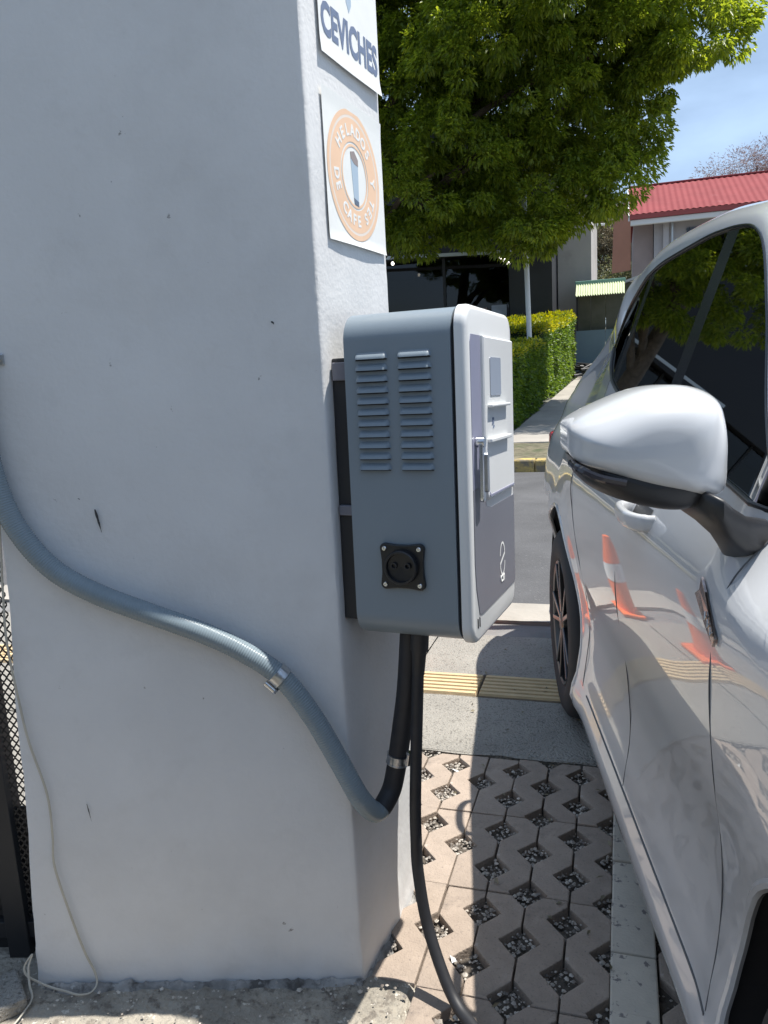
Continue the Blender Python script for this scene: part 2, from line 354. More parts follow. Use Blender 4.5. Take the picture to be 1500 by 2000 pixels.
# pavers with diamond openings --------------------------------------------------------
PX, PY, HW, HL = .1, .1675, .047, .051     # column pitch, opening pitch, half opening
bay = empty('parking_bay', (0, 0, 0)); tag(bay, kind='structure')
def rows(line):                              # y phase of the openings on a joint line
    return 2.298 if line % 2 == 1 else 2.2145
def paver_poly(holesL, holesR, y0, y1):
    g = .0022; Lx, Rx = g, PX - g
    pts = [(Lx, y0 + g)]
    for (h) in sorted(holesL):
        a, c = h - HL, h + HL
        if c <= y0 + g or a >= y1 - g: continue
        if a > y0 + g: pts.append((Lx, a))
        else: pts[-1] = (Lx + HW * (1 - abs(y0 + g - h) / HL), y0 + g)
        if y0 + g < h < y1 - g: pts.append((HW, h))
        if c < y1 - g: pts.append((Lx, c))
    top = [h for h in holesL if h - HL < y1 - g < h + HL]
    pts.append((Lx + (HW * (1 - abs(y1 - g - top[0]) / HL) if top else 0), y1 - g))
    top = [h for h in holesR if h - HL < y1 - g < h + HL]
    pts.append((Rx - (HW * (1 - abs(y1 - g - top[0]) / HL) if top else 0), y1 - g))
    for h in sorted(holesR, reverse=True):
        a, c = h - HL, h + HL
        if c <= y0 + g or a >= y1 - g: continue
        if c < y1 - g: pts.append((Rx, c))
        if y0 + g < h < y1 - g: pts.append((PX - HW, h))
        if a > y0 + g: pts.append((Rx, a))
    bot = [h for h in holesR if h - HL < y0 + g < h + HL]
    pts.append((Rx - (HW * (1 - abs(y0 + g - bot[0]) / HL) if bot else 0), y0 + g))
    return pts
def holes_on(line):
    hs = []
    for j in range(-1, 14):
        if line == 4 and j % 2 == 1: continue        # closed places along one joint
        hs.append(rows(line) - PY * j)
    return hs
cache = {}
def paver_mesh(line, j):
    """block between joint line (left = line+1, right = line)"""
    y1 = 2.372 - .335 * j if j else 2.372; y0 = 2.372 - .335 * (j + 1)
    key = (line, j)
    if key not in cache:
        hl = [h - y0 for h in holes_on(line + 1)]; hr = [h - y0 for h in holes_on(line)]
        poly = paver_poly(hl, hr, 0, y1 - y0)
        m = MB().prism(poly, lambda p: (p[0], p[1], -.055), lambda p: (p[0], p[1], 0))
        me = m.mesh('paver', M['paver'], fix=True); bm = bmesh.new(); bm.from_mesh(me)
        ed = [e for e in bm.edges if all(v.co.z > -.001 for v in e.verts)]
        bmesh.ops.bevel(bm, geom=ed, offset=.0035, segments=2, affect='EDGES', profile=.6)
        bm.to_mesh(me); bm.free(); cache[key] = me
    return cache[key], y0
for line in range(0, 10):
    for j in range(0, 6):
        me, y0 = paver_mesh(line, j)
        x0 = -.017 - PX * (line + 1)
        if line >= 4 and y0 < 1.69 - .35 * (line == 4): continue
        o = link('paver', me, bay, (x0 + random.uniform(-.0012, .0012), y0 + random.uniform(-.001, .001), random.uniform(-.003, .001)))
        o.rotation_euler = (random.uniform(-.006, .006), random.uniform(-.008, .008), random.uniform(-.004, .004))
for line in range(0, 6):
    for j in range(0, 6):                            # the neighbouring bay under the car
        me, y0 = paver_mesh(line if line != 4 else 2, j)
        o = link('paver', me, bay, (.079 + PX * line, y0, random.uniform(-.003, .001)))
km = MB().box(0, .0955, 0, .162, -.055, .0).mesh('kerb_paver', M['kerb_paver'], bevel=.004)
for k in range(-6, 14):
    o = link('kerb_paver', km, bay, (-.018 + random.uniform(-.001, .001), 2.049 - .1635 * k + (.002 if k % 2 else 0), .002 + random.uniform(-.002, .002)))
    if 2.049 - .1635 * k > 2.22: bpy.data.objects.remove(o)
# loose stones filling the openings
def pebbles(name, pts, smin, smax, mt):
    base = [Vector(v) for v in ((0, 0, 1), (.9, 0, .1), (.2, .85, 0), (-.8, .4, .1), (-.6, -.7, -.1), (.4, -.85, .05), (0, 0, -1))]
    fc = [(0, 1, 2), (0, 2, 3), (0, 3, 4), (0, 4, 5), (0, 5, 1), (6, 2, 1), (6, 3, 2), (6, 4, 3), (6, 5, 4), (6, 1, 5)]
    m = MB()
    for p in pts:
        s = random.uniform(smin, smax) * random.choice((.6, .8, 1, 1.3)); a = random.uniform(0, 6.28); q = random.uniform(.5, .8)
        c, sn = math.cos(a), math.sin(a)
        vs = []
        for v in base:
            x, y, z = v.x * s * random.uniform(.7, 1.15), v.y * s * random.uniform(.6, 1), v.z * s * q
            vs.append((p[0] + c * x - sn * y, p[1] + sn * x + c * y, p[2] + z))
        m.add(vs, fc)
    return m.build(name, mt, fix=False)
hp = []
for line in range(0, 9):
    for h in holes_on(line):
        xc = -.017 - PX * line
        if h < 1.15 or (line > 4 and h < 1.6): continue
        for _ in range(110):
            u, v = random.uniform(-1, 1), random.uniform(-1, 1)
            if abs(u) + abs(v) > .98 or (line == 0 and u > -.02): continue
            hp.append((xc + u * HW, h + v * HL, -.020 + random.uniform(0, .010) + .005 * noise.noise((xc * 30, h * 30, 1))))
for line in range(1, 3):
    for h in holes_on(line):
        if h < 1.15: continue
        for _ in range(25):
            u, v = random.uniform(-1, 1), random.uniform(-1, 1)
            if abs(u) + abs(v) < .98: hp.append((.079 + PX * (line - 1) + u * HW, h + v * HL, -.028 + random.uniform(0, .01)))
hp += [(-.5 + random.uniform(-.05, .02), random.uniform(1.36, 1.70), -.02 + random.uniform(0, .015)) for _ in range(160)]
tag(pebbles('gravel', hp, .0034, .0068, M['pebble']), 'small mixed stones lying in the diamond openings of the pavers', 'gravel', kind='stuff')
# worn concrete apron in front of the column
def apron(u, v):
    x = -2.2 + 1.785 * u; y = .55 + .84 * v
    z = -.004 + .007 * noise.noise((x * 11, y * 11, 0)) + .004 * noise.noise((x * 37, y * 37, 3)) - .008 * (v < .05)
    if u == 1: x += .012 * noise.noise((y * 14, 2, 0)); z -= .012
    if v == 1: z -= .01
    return (x, y, z)
tag(MB().grid(apron, 130, 70).build('concrete_apron', M['rough_pad'], fix=False, smooth=True), kind='structure')
tag(MB().grid(lambda u, v: (-6 + 4.5 * u - 0, 1.42 + .96 * v, -.006 + .003 * noise.noise((u * 60, v * 20, 0))), 60, 20).build('side_yard', M['slab'], fix=False, smooth=True), kind='structure')
lit = []
for _ in range(420):
    lit.append((random.uniform(-1.25, -.42), random.uniform(1.0, 1.36), .004))
tag(pebbles('grit', lit, .002, .006, M['pebble']), 'loose grit and chips scattered on the worn concrete apron', 'grit', kind='stuff')

# unseen building front added behind the camera to cut the sky fill
rw = empty('fill_blocker', (0, -4.2, 0)); tag(rw, kind='structure')
MB().box(-14, 12, -4.6, -4.2, -.06, 5.2).build('wall', M['blocker_wall'], rw); MB().box(-14, 12, -4.25, -3.2, 3.0, 3.12).build('blocker_canopy', M['dark_wall'], rw)
for k in range(5): MB().box(-12 + 4.6 * k, -9.2 + 4.6 * k, -4.195, -4.15, .3, 2.6).build('window', M['window_dark'], rw)
# far side of the street
ky = empty('far_kerb', (0, 0, 0)); tag(ky, kind='structure')
for i in range(14): MB().box(-9 + i * 1.0, -8.006 + i * 1.0, 9.5, 9.72, -.06, .145 + random.uniform(-.004, .004)).build('kerb_stone', M['yellow_kerb'], ky, bevel=.02)
tag(MB().grid(lambda u, v: (-12 + 20 * u, 9.72 + 2.0 * v, .135 + .02 * noise.noise((u * 60, v * 8, 0))), 80, 12).build('verge', M['verge'], fix=False, smooth=True), kind='structure')
sw = empty('far_pavement', (0, 0, 0)); tag(sw, kind='structure')
for i in range(12):
    xa = -12 + 1.6 * i; MB().box(xa, xa + 1.588, 11.72, 13.35, .02, .155).build('slab', M['walk'], sw, bevel=.01)
def pathx(y): return -1.80 + (y - 13.4) * .072
for i in range(18):
    ya, yb = 13.36 + i * 1.3, 13.36 + i * 1.3 + 1.29
    m = MB(); xl0, xl1 = pathx(ya), pathx(yb)
    m.add([(xl0, ya, zfar(ya) + .006), (xl0 + 2.6, ya, zfar(ya) + .006), (xl1 + 2.6, yb, zfar(yb) + .006), (xl1, yb, zfar(yb) + .006),
           (xl0, ya, zfar(ya) - .1), (xl0 + 2.6, ya, zfar(ya) - .1), (xl1 + 2.6, yb, zfar(yb) - .1), (xl1, yb, zfar(yb) - .1)],
          [(0, 1, 2, 3), (7, 6, 5, 4), (0, 4, 5, 1), (1, 5, 6, 2), (2, 6, 7, 3), (3, 7, 4, 0)])
    m.build('slab', M['walk'], sw, bevel=.008)
m = MB()
for i in range(61):
    x = -420 + i * 14; m.v += [(x, 420, -5), (x, 420 + 60, 22 + 9 * math.sin(i * .33) + 7 * noise.noise((i * .21, 0, 0)) + 5 * math.sin(i * .9)), (x, 620, -5)]
m.f = [(3 * i + k, 3 * i + 3 + k, 3 * i + 4 + k, 3 * i + 1 + k) for i in range(60) for k in range(2)]
tag(m.build('hills', M['hill'], smooth=True), kind='structure')

# ================================================================== COLUMN
P0 = Vector((-.528, 1.357, 0)); AZ = rad(5.85)
rdir = Vector((math.sin(AZ), math.cos(AZ), 0)); mdir = Vector((math.cos(AZ), -math.sin(AZ), 0))
fdir = Vector((.968, .252, 0)).normalized(); fnor = Vector((.252, -.968, 0)).normalized()
def front(u, z, off=0): return P0 - fdir * u + fnor * off + Vector((0, 0, z))      # u = distance left of the corner
def face(t, z, off=0): return P0 + rdir * t + mdir * off + Vector((0, 0, z))
col = empty('plastered_column', (-.85, 1.4, 0))
tag(col, 'thick pale plastered column with the grey conduit across its shaded face', 'column')
def col_corners(z):
    wl = .713 - .055 * z + .010 * noise.noise((z * 3, 5, 0))
    return [front(wl, z), P0 + Vector((0, 0, z)), face(.342 - .012 * (z < .2) * (1 - z / .2), z), front(wl + .02, z) + rdir * .37]
ZS = [-.05, -.02, 0, .015, .03, .05] + [.08 + .02 * k for k in range(164)]
m = MB(); cen = Vector((-.86, 1.44, 0)); fr_ = []
for sg, cnt in ((0, 60), (1, 34), (2, 24), (3, 14)):
    ln = (.70, .34, .72, .37)[sg]; ed = .0035 / ln
    fr_ += [(sg, 0.0), (sg, ed)] + [(sg, ed + (1 - 2 * ed) * k / cnt) for k in range(1, cnt)] + [(sg, 1 - ed)]
for z in ZS:
    cs = col_corners(z)
    for sg, f in fr_:
        a, bq = cs[sg], cs[(sg + 1) % 4]; p = a.lerp(bq, f); d = (p - Vector((cen.x, cen.y, z))).normalized()
        k = (.0022 if sg != 1 else .0010) * noise.noise((p.x * 5, p.y * 5, p.z * 4)) + .0010 * noise.noise((p.x * 17, p.y * 17, p.z * 13)) + .0004 * noise.noise((p.x * 60, p.y * 60, p.z * 50))
        if z < .6: k += .0007 * noise.noise((p.x * 5, p.y * 5, p.z * 70)) * (1 - z / .6)
        if f == 0: k -= .0016 + .0022 * max(0, noise.noise((z * 23, sg, 0)) + noise.noise((z * 70, sg, 4)) * .6)
        if z < .12: k += (.12 - z) * .05 * (1 + noise.noise((p.x * 9, p.y * 9, 2))) * .6 + .004 * noise.noise((p.x * 30, p.y * 30, z * 30))
        m.v.append(p + d * k)
n_ = len(fr_)
m.f = [(j * n_ + i, j * n_ + (i + 1) % n_, (j + 1) * n_ + (i + 1) % n_, (j + 1) * n_ + i) for j in range(len(ZS) - 1) for i in range(n_)]
m.f.append(tuple((len(ZS) - 1) * n_ + i for i in range(n_)))
sh = m.build('shaft', M['plaster'], smooth=True, angle=rad(32)); sh.parent = col; sh.matrix_parent_inverse = Matrix.Translation((.85, -1.4, 0))
PINV = Matrix.Translation((.85, -1.4, 0))
def colpart(o): o.parent = col; o.matrix_parent_inverse = PINV; return o
# broken, dirty skirt of mortar at the foot
def skirt(path, nrm):
    m = MB(); N = len(path) - 1
    for i, p in enumerate(path):
        h = .004 + .010 * max(0, noise.noise((i * .23, 4, 0)) + .2) + .010 * abs(noise.noise((i * 1.7, 7, 0))); w = .006 + .012 * max(0, noise.noise((i * .33, 9, 0)) + .3)
        m.v += [p + nrm * .001 + Vector((0, 0, h)), p + nrm * (.004 + w * .5) + Vector((0, 0, h * .55)), p + nrm * (.008 + w) + Vector((0, 0, -.012))]
    m.f = [(3 * i + k, 3 * i + 3 + k, 3 * i + 4 + k, 3 * i + 1 + k) for i in range(N) for k in range(2)]
    return m
colpart(skirt([front(.70 - .7 * i / 90, 0, .005) for i in range(91)], fnor).build('mortar_skirt', M['plaster_dirt'], smooth=True))
colpart(skirt([face(.34 * i / 50, -.012, .002) for i in range(51)], mdir).build('mortar_skirt', M['plaster_dirt'], smooth=True))
def scuff(u0, z0, u1, z1, w):
    m = MB(); N = 7
    for i in range(N + 1):
        t = i / N; ww = w * (.3 + math.sin(math.pi * min(1, t + .1)) * random.uniform(.4, 1)) * (1 - .5 * t)
        p = front(u0 + (u1 - u0) * t, z0 + (z1 - z0) * t, .0055); m.v += [p - fdir * ww, p + fdir * ww]
    m.f = [(2 * i, 2 * i + 1, 2 * i + 3, 2 * i + 2) for i in range(N)]
    colpart(m.build('scuff_mark', M['scuff'], fix=False))
scuff(.460, 1.052, .452, 1.006, .0028); scuff(.553, .432, .548, .392, .0012); scuff(.088, 1.386, .084, 1.380, .003); scuff(.49, 1.075, .487, 1.072, .0016)

# ------------------------------------------------------------------ posters on the sunlit face
def rf(o):                      # place an object whose x = out of the wall, y = along it
    o.location = P0; o.rotation_euler = (0, 0, -AZ); return o
def sheet(t0, t1, z0, z1, mt, name, parent, curl):
    def f(u, v):
        t = t0 + (t1 - t0) * u; z = z0 + (z1 - z0) * v
        return (curl(u, v), t, z)
    m = MB().grid(f, 24, 24); k = len(m.v)
    return m.build(name, mt, parent, fix=False, smooth=True)
pa = rf(empty('ceviche_poster')); tag(pa, 'white paper poster lettered CEVICHES in dark blue, higher on the column', 'poster')
ca = lambda u, v: .006 + .010 * max(0, .10 - v) * 10 * (.3 + 1.1 * max(0, u - .5) + .5 * max(0, .25 - u)) * .55
sheet(.062, .338, 1.858, 2.14, M['paper'], 'sheet', pa, ca)
me = text_mesh('lettering', 'CEVICHES', .072, M['ink'], offset=.0026, extrude=.0001)
o = link('lettering', me, pa); xsn = [v.co.x for v in me.vertices]; ysn = [v.co.y for v in me.vertices]
sx = .258 / (max(xsn) - min(xsn)); sy = .060 / (max(ysn) - min(ysn)); cx = (max(xsn) + min(xsn)) / 2; cy = (max(ysn) + min(ysn)) / 2
o.matrix_local = Matrix(((0, 0, 1, .0066), (sx, 0, 0, .2 - cx * sx), (0, sy, 0, 1.921 - cy * sy), (0, 0, 0, 1)))
MB().prism([(.185, 1.985), (.197, 1.968), (.209, 1.985), (.209, 2.02), (.185, 2.02)], lambda p: (.0050, p[0], p[1]), lambda p: (.0065, p[0], p[1])).build('blue_drop', M['cup_blue'], pa)
pb = rf(empty('coffee_poster')); tag(pb, 'pale paper poster with a faded orange ring and coffee glass, lower on the column', 'poster')
cb = lambda u, v: .004 + .016 * max(0, .04 - v) * 5 * (.3 + math.sin(u * 3.0)) + .003 * max(0, v - .9) * 5
sheet(.057, .332, 1.534, 1.803, M['paper2'], 'sheet', pb, cb)
CT, CZ, CR = .186, 1.668, .122
def ring(r0, r1, x, mt, name, n=64):
    m = MB()
    for i in range(n):
        a = 2 * math.pi * i / n; m.v += [(x, CT + r0 * math.cos(a), CZ + r0 * math.sin(a)), (x, CT + r1 * math.cos(a), CZ + r1 * math.sin(a))]
    m.f = [(2 * i, 2 * i + 1, (2 * i + 3) % (2 * n), (2 * i + 2) % (2 * n)) for i in range(n)]
    return m.build(name, mt, pb, fix=False)
ring(.112, .122, .0046, M['peach'], 'ring'); ring(.064, .107, .0046, M['peach'], 'ring'); ring(.107, .112, .0045, M['peach_light'], 'ring'); ring(.055, .060, .0046, M['peach'], 'ring')
def arc_text(txt, r, a0, da, inward=False):
    for i, ch in enumerate(txt):
        if ch == ' ': continue
        a = rad(a0 + da * i); me = text_mesh('letter', ch, .030, M['paper'], offset=.0010, extrude=.0001)
        o = link('letter', me, pb); ang = a - math.pi / 2 + (math.pi if inward else 0)
        o.matrix_local = Matrix(((0, 0, 1, .0049), (math.cos(ang), -math.sin(ang), 0, CT + r * math.cos(a)), (math.sin(ang), math.cos(ang), 0, CZ + r * math.sin(a)), (0, 0, 0, 1)))
arc_text('HELADOS', .085, 142, -17); arc_text('Y TES', .085, 2, -15); arc_text('DE CAFE', .085, 186, 15, True)
MB().prism([(.170, 1.700), (.203, 1.690), (.199, 1.622), (.177, 1.627)], lambda p: (.0030, p[0], p[1]), lambda p: (.0046, p[0], p[1])).build('coffee_glass', M['cup_blue'], pb)
MB().prism([(.170, 1.712), (.187, 1.716), (.204, 1.702), (.203, 1.690), (.186, 1.692), (.171, 1.700)], lambda p: (.0030, p[0], p[1]), lambda p: (.0049, p[0], p[1])).build('coffee_top', M['cup_brown'], pb)
MB().prism([(.177, 1.627), (.199, 1.622), (.198, 1.612), (.179, 1.616)], lambda p: (.0030, p[0], p[1]), lambda p: (.0049, p[0], p[1])).build('glass_foot', M['cup_dark'], pb)

# ================================================================== CHARGER
ch = empty('wall_charger', P0 + Vector((0, 0, .78))); ch.rotation_euler = (0, 0, -AZ)
tag(ch, 'grey and white wall mounted vehicle charger with louvred side and black socket', 'charger')
TILT = Matrix.Translation((0, .17, .3)) @ Matrix.Rotation(rad(-1.5), 4, 'X') @ Matrix.Translation((0, -.17, -.3))
Z0 = .78
def cp(m, name, mt, parent=None, **k):
    for i, v in enumerate(m.v):
        m.v[i] = tuple(TILT @ Vector((v[0], v[1], v[2] - Z0)))
    o = m.build(name, mt, parent or ch, **k)
    return o
Y0, Y1, ZB, ZT = .012, .341, .770, 1.389
def extr(poly, x0, x1): return MB().prism(poly, lambda p: (x0, p[0], p[1]), lambda p: (x1, p[0], p[1]))
cp(MB().box(0, .034, .030, .31, .80, 1.31), 'back_plate', M['black_matte'], bevel=.003)  # plate widened and coloured dark to fill the shaded gap behind the box
cp(MB().box(.004, .040, .022, .050, 1.268, 1.302), 'bracket', M['box_panel'], bevel=.002)
cp(MB().box(.004, .040, .022, .050, 1.01, 1.03), 'bracket', M['box_panel'], bevel=.002)
hs = extr(rrect(Y0, Y1, ZB, ZT, .052, 12), .036, .243)
cp(hs, 'housing', M['box_grey'], smooth=True, angle=rad(35))
cp(extr(rrect(Y0 + .006, Y1 - .006, ZB + .006, ZT - .006, .040, 8), .2435, .250), 'seal', M['gap'])
# door with softened front edge
m = MB(); prof = [(.2505, 0), (.262, 0), (.2675, .0014), (.2710, .0048), (.2725, .0100)]
rings = [[(x, p[0], p[1]) for p in rrect(Y0 - .002 + i, Y1 + .002 - i, ZB - .002 + i, ZT + .002 - i, max(.040 - i, .01), 8)] for x, i in prof]
n_ = len(rings[0])
for rg in rings: m.v += rg
m.f = [(j * n_ + i, j * n_ + (i + 1) % n_, (j + 1) * n_ + (i + 1) % n_, (j + 1) * n_ + i) for j in range(len(rings) - 1) for i in range(n_)]
m.f += [tuple(range(n_)), tuple((len(rings) - 1) * n_ + i for i in range(n_))]
door = cp(m, 'door', M['box_white'], smooth=True, angle=rad(50))
XF = .2725
def dpoly(poly, h, mt, name, parent=None, x0=XF - .0005, bevel=0): return cp(extr(poly, x0, x0 + h), name, mt, parent, bevel=bevel)
# dark lower panel with its slanted corner, and the lilac strip above it
dpoly([(.052, .822), (.075, .818), (.33, .818), (.337, .826), (.337, 1.012), (.150, 1.012), (.118, 1.018), (.105, 1.036), (.098, 1.06), (.030, 1.06), (.028, .925), (.034, .875)], .0018, M['box_panel'], 'dark_panel')
dpoly([(.030, 1.0605), (.095, 1.0605), (.095, 1.338), (.036, 1.338), (.030, 1.325)], .0014, M['box_strip'], 'lilac_strip')
# raised white console beside it
m = MB(); cons = [(.098, 1.338), (.098, 1.075), (.102, 1.05), (.112, 1.034), (.126, 1.030), (.325, 1.030), (.325, 1.338)]
cpm = MB(); sc = lambda p, i: (.2115 + (p[0] - .2115) * (1 - i / .11), 1.184 + (p[1] - 1.184) * (1 - i / .155))
for x, i in ((XF - .001, 0), (XF + .004, .0005), (XF + .0065, .003)): cpm.v += [(x, *sc(p, i)) for p in cons]
n_ = len(cons); cpm.f = [(j * n_ + i, j * n_ + (i + 1) % n_, (j + 1) * n_ + (i + 1) % n_, (j + 1) * n_ + i) for j in range(2) for i in range(n_)] + [tuple(range(n_)), tuple(2 * n_ + i for i in range(n_))]
cons_o = cp(cpm, 'console', M['box_white'])
dpoly(rrect(.138, .218, 1.228, 1.300, .004, 3), .0016, M['screen'], 'screen', cons_o, XF + .0062)
for q in ((.118, .262, 1.206, 1.212), (.112, .268, 1.140, 1.148)):
    dpoly([(q[0], q[2]), (q[1], q[2]), (q[1], q[3]), (q[0], q[3])], .010, M['box_white'], 'ledge', cons_o, XF + .0062, bevel=.002)
for q in ((.146, .160, 1.172, 1.186), (.152, .164, 1.166, 1.171)):
    dpoly([(q[0], q[2]), (q[1], q[2] + .002), (q[1], q[3]), (q[0] + .004, q[3])], .0012, M['ink'], 'print_mark', cons_o, XF + .0062)
dpoly([(.118, 1.040), (.126, 1.036), (.318, 1.036), (.318, 1.039), (.128, 1.040), (.121, 1.046)], .0016, M['box_strip'], 'groove', cons_o, XF + .0062)
# lever handle
hd = cp(MB().tube([(XF + .003, .052, 1.146), (XF + .018, .052, 1.146)], .010, 14), 'handle_boss', M['chrome'], smooth=True)
cp(extr(rrect(.042, .062, 1.036, 1.150, .008, 5), XF + .008, XF + .016), 'handle', M['chrome'], bevel=.002)
cp(extr(rrect(.060, .074, 1.052, 1.126, .006, 5), XF + .010, XF + .020), 'handle_grip', M['steel'], bevel=.002)
# split-ring emblem and small lettering
def swirl():
    c = (.225, .893); pts = []
    for k in range(21): a = rad(172 - 162 * k / 20); pts.append((c[0] + .019 * math.cos(a), c[1] + .004 + .029 * math.sin(a)))
    for k in range(21): a = rad(190 + 162 * k / 20); pts.append((c[0] + .019 * math.cos(a), c[1] - .004 + .029 * math.sin(a)))
    m = MB()
    for i, p in enumerate(pts):
        q = pts[min(i + 1, len(pts) - 1)]; o = pts[max(i - 1, 0)]; d = Vector((q[0] - o[0], q[1] - o[1])).normalized(); w = .0024 if i not in (20, 21) else .0032; nn = (-d.y * w, d.x * w)
        m.v += [(XF + .0020, p[0] - nn[0], p[1] - nn[1]), (XF + .0020, p[0] + nn[0], p[1] + nn[1])]
    m.f = [(2 * i, 2 * i + 1, 2 * i + 3, 2 * i + 2) for i in range(len(pts) - 1)]
    return m
cp(swirl(), 'emblem', M['paper'], fix=False)
me = text_mesh('small_lettering', 'CBI', .020, M['paper'], offset=.0003)
o = link('small_lettering', me, ch); o.matrix_local = TILT @ Matrix(((0, 0, 1, XF + .0022), (1, 0, 0, .224), (0, 1, 0, .851 - Z0), (0, 0, 0, 1)))
for y in (.040, .052): dpoly([(y - .003, .800), (y + .003, .797), (y + .003, .815), (y - .003, .818)], .0012, M['gap'], 'slot')
# pressed louvres
def louvre():
    m = MB(); w = .066; h = .0125; d = .0095; N = 14; K = 5
    for j in range(K + 1):
        t = j / K
        for i in range(N + 1):
            u = i / N; e = min(1, min(u, 1 - u) / .09); e = math.sqrt(max(0, 1 - (1 - e) ** 2))
            m.v.append((w * (u - .5), -d * math.sin(t * math.pi / 2) * e * (1 if t < 1 else 1), h * (1 - t) * (.35 + .65 * e) - 0 * e))
    W_ = N + 1; m.f = [(j * W_ + i, j * W_ + i + 1, (j + 1) * W_ + i + 1, (j + 1) * W_ + i) for j in range(K) for i in range(N)]
    return m.mesh('louvre', M['box_grey'], smooth=True, fix=False, angle=rad(70))
def slit():  # dark underside, plus a strip below the lip painted as its shadow line
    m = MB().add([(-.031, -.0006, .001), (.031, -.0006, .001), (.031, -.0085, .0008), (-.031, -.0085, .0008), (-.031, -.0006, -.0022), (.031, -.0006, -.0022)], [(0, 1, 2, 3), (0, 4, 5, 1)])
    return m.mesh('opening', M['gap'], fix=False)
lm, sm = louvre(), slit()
for xc in (.0905, .1745):
    for k in range(11):
        o = link('louvre', lm, ch); o.matrix_local = TILT @ Matrix.Translation((xc, Y0 + .0004, 1.3035 - .0203 * k - Z0))
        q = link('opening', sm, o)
# black flanged socket on the side
def side_poly(poly, y0, y1, mt, name, parent=None, bevel=0, **k):
    return cp(MB().prism(poly, lambda p: (p[0], y0, p[1]), lambda p: (p[0], y1, p[1])), name, mt, parent, bevel=bevel, **k)
SX, SZ = .1385, .918; a_ = .0445
fl = []
for cx_, cz_, a0 in ((1, -1, -90), (1, 1, 0), (-1, 1, 90), (-1, -1, 180)):
    for k in range(6):
        t = rad(a0 + 18 * k); fl.append((SX + cx_ * (a_ - .010) + .010 * math.cos(t), SZ + cz_ * (a_ - .010) + .010 * math.sin(t)))
    nx, nz_ = ((0, 1), (-1, 0), (0, -1), (1, 0))[(0, 1, 2, 3)[((1, -1), (1, 1), (-1, 1), (-1, -1)).index((cx_, cz_))]]
    mid = [(SX + a_ - .0028, SZ), (SX, SZ + a_ - .0028), (SX - a_ + .0028, SZ), (SX, SZ - a_ + .0028)][((1, -1), (1, 1), (-1, 1), (-1, -1)).index((cx_, cz_))]
    dx, dz = nx * .012, nz_ * .012
    fl += [(mid[0] - dx, mid[1] - dz), mid, (mid[0] + dx, mid[1] + dz)]
sock = side_poly(fl, Y0 - .008, Y0 + .001, M['black_plastic'], 'socket', bevel=.0018)
m = MB().lathe([(.0, .0335), (-.012, .0325), (-.0135, .031), (-.0135, .0275), (-.006, .0265), (-.004, .0)], (SX, Y0 - .007, SZ), 'y', 36)
cp(m, 'socket_collar', M['black_plastic'], sock, smooth=True)
for dx in (-.0135, .0135):
    cp(MB().lathe([(0, .0062), (-.006, .0062), (-.006, .0042), (0, .004)], (SX + dx, Y0 - .011, SZ + .003), 'y', 16), 'pin_hole', M['black_matte'], sock, smooth=True)
for sx_ in (-1, 1):
    for sz_ in (-1, 1):
        cp(MB().lathe([(0, .0052), (-.002, .0050), (-.0035, .0036), (-.0036, .0016), (-.0022, .0012), (-.002, 0)], (SX + sx_ * .0345, Y0 - .008, SZ + sz_ * .0345), 'y', 14), 'screw', M['chrome'], sock, smooth=True)
# gland and charging cable (world coordinates, parented with an inverse)
def chw(o):
    o.parent = ch; o.matrix_parent_inverse = (Matrix.Translation(P0 + Vector((0, 0, Z0))) @ Matrix.Rotation(-AZ, 4, 'Z')).inverted(); return o
chw(MB().tube([(-.374, 1.393, .79), (-.378, 1.393, .742), (-.379, 1.393, .738), (-.383, 1.394, .690)], [.018, .018, .015, .0125], 18).build('cable_gland', M['black_matte'], smooth=True))
cab = [(-.383, 1.394, .70), (-.390, 1.394, .598), (-.402, 1.394, .416), (-.405, 1.395, .322), (-.404, 1.394, .251), (-.386, 1.378, .146), (-.346, 1.342, .060), (-.310, 1.312, .018), (-.255, 1.255, .012), (-.12, 1.08, .012), (.02, .80, .012)]
chw(MB().tube(smooth_path(cab, 10), .0122, 16).build('charging_cable', M['rubber'], smooth=True))

# ================================================================== CONDUIT
cd = empty('flexible_conduit', front(.3, .8, .03)); tag(cd, 'grey ribbed flexible conduit curving down the column into the charger', 'conduit')
RC = .0205
cpts = [front(.640, 1.34, .026), front(.648, 1.22, .026), front(.632, 1.093, .026), front(.600, 1.010, .026), front(.546, .940, .026), front(.468, .889, .026), front(.369, .845, .026), front(.270, .803, .026),
        front(.191, .760, .026), front(.118, .704, .028), front(.062, .620, .030), front(.016, .527, .034), front(-.022, .446, .036), Vector((-.480, 1.368, .394)), Vector((-.462, 1.398, .412)),
        Vector((-.450, 1.414, .452)), Vector((-.428, 1.422, .575)), Vector((-.414, 1.420, .66)), Vector((-.400, 1.418, .79))]
path = smooth_path(cpts, 26); L_ = [0]
for i in range(1, len(path)): L_.append(L_[-1] + (path[i] - path[i - 1]).length)
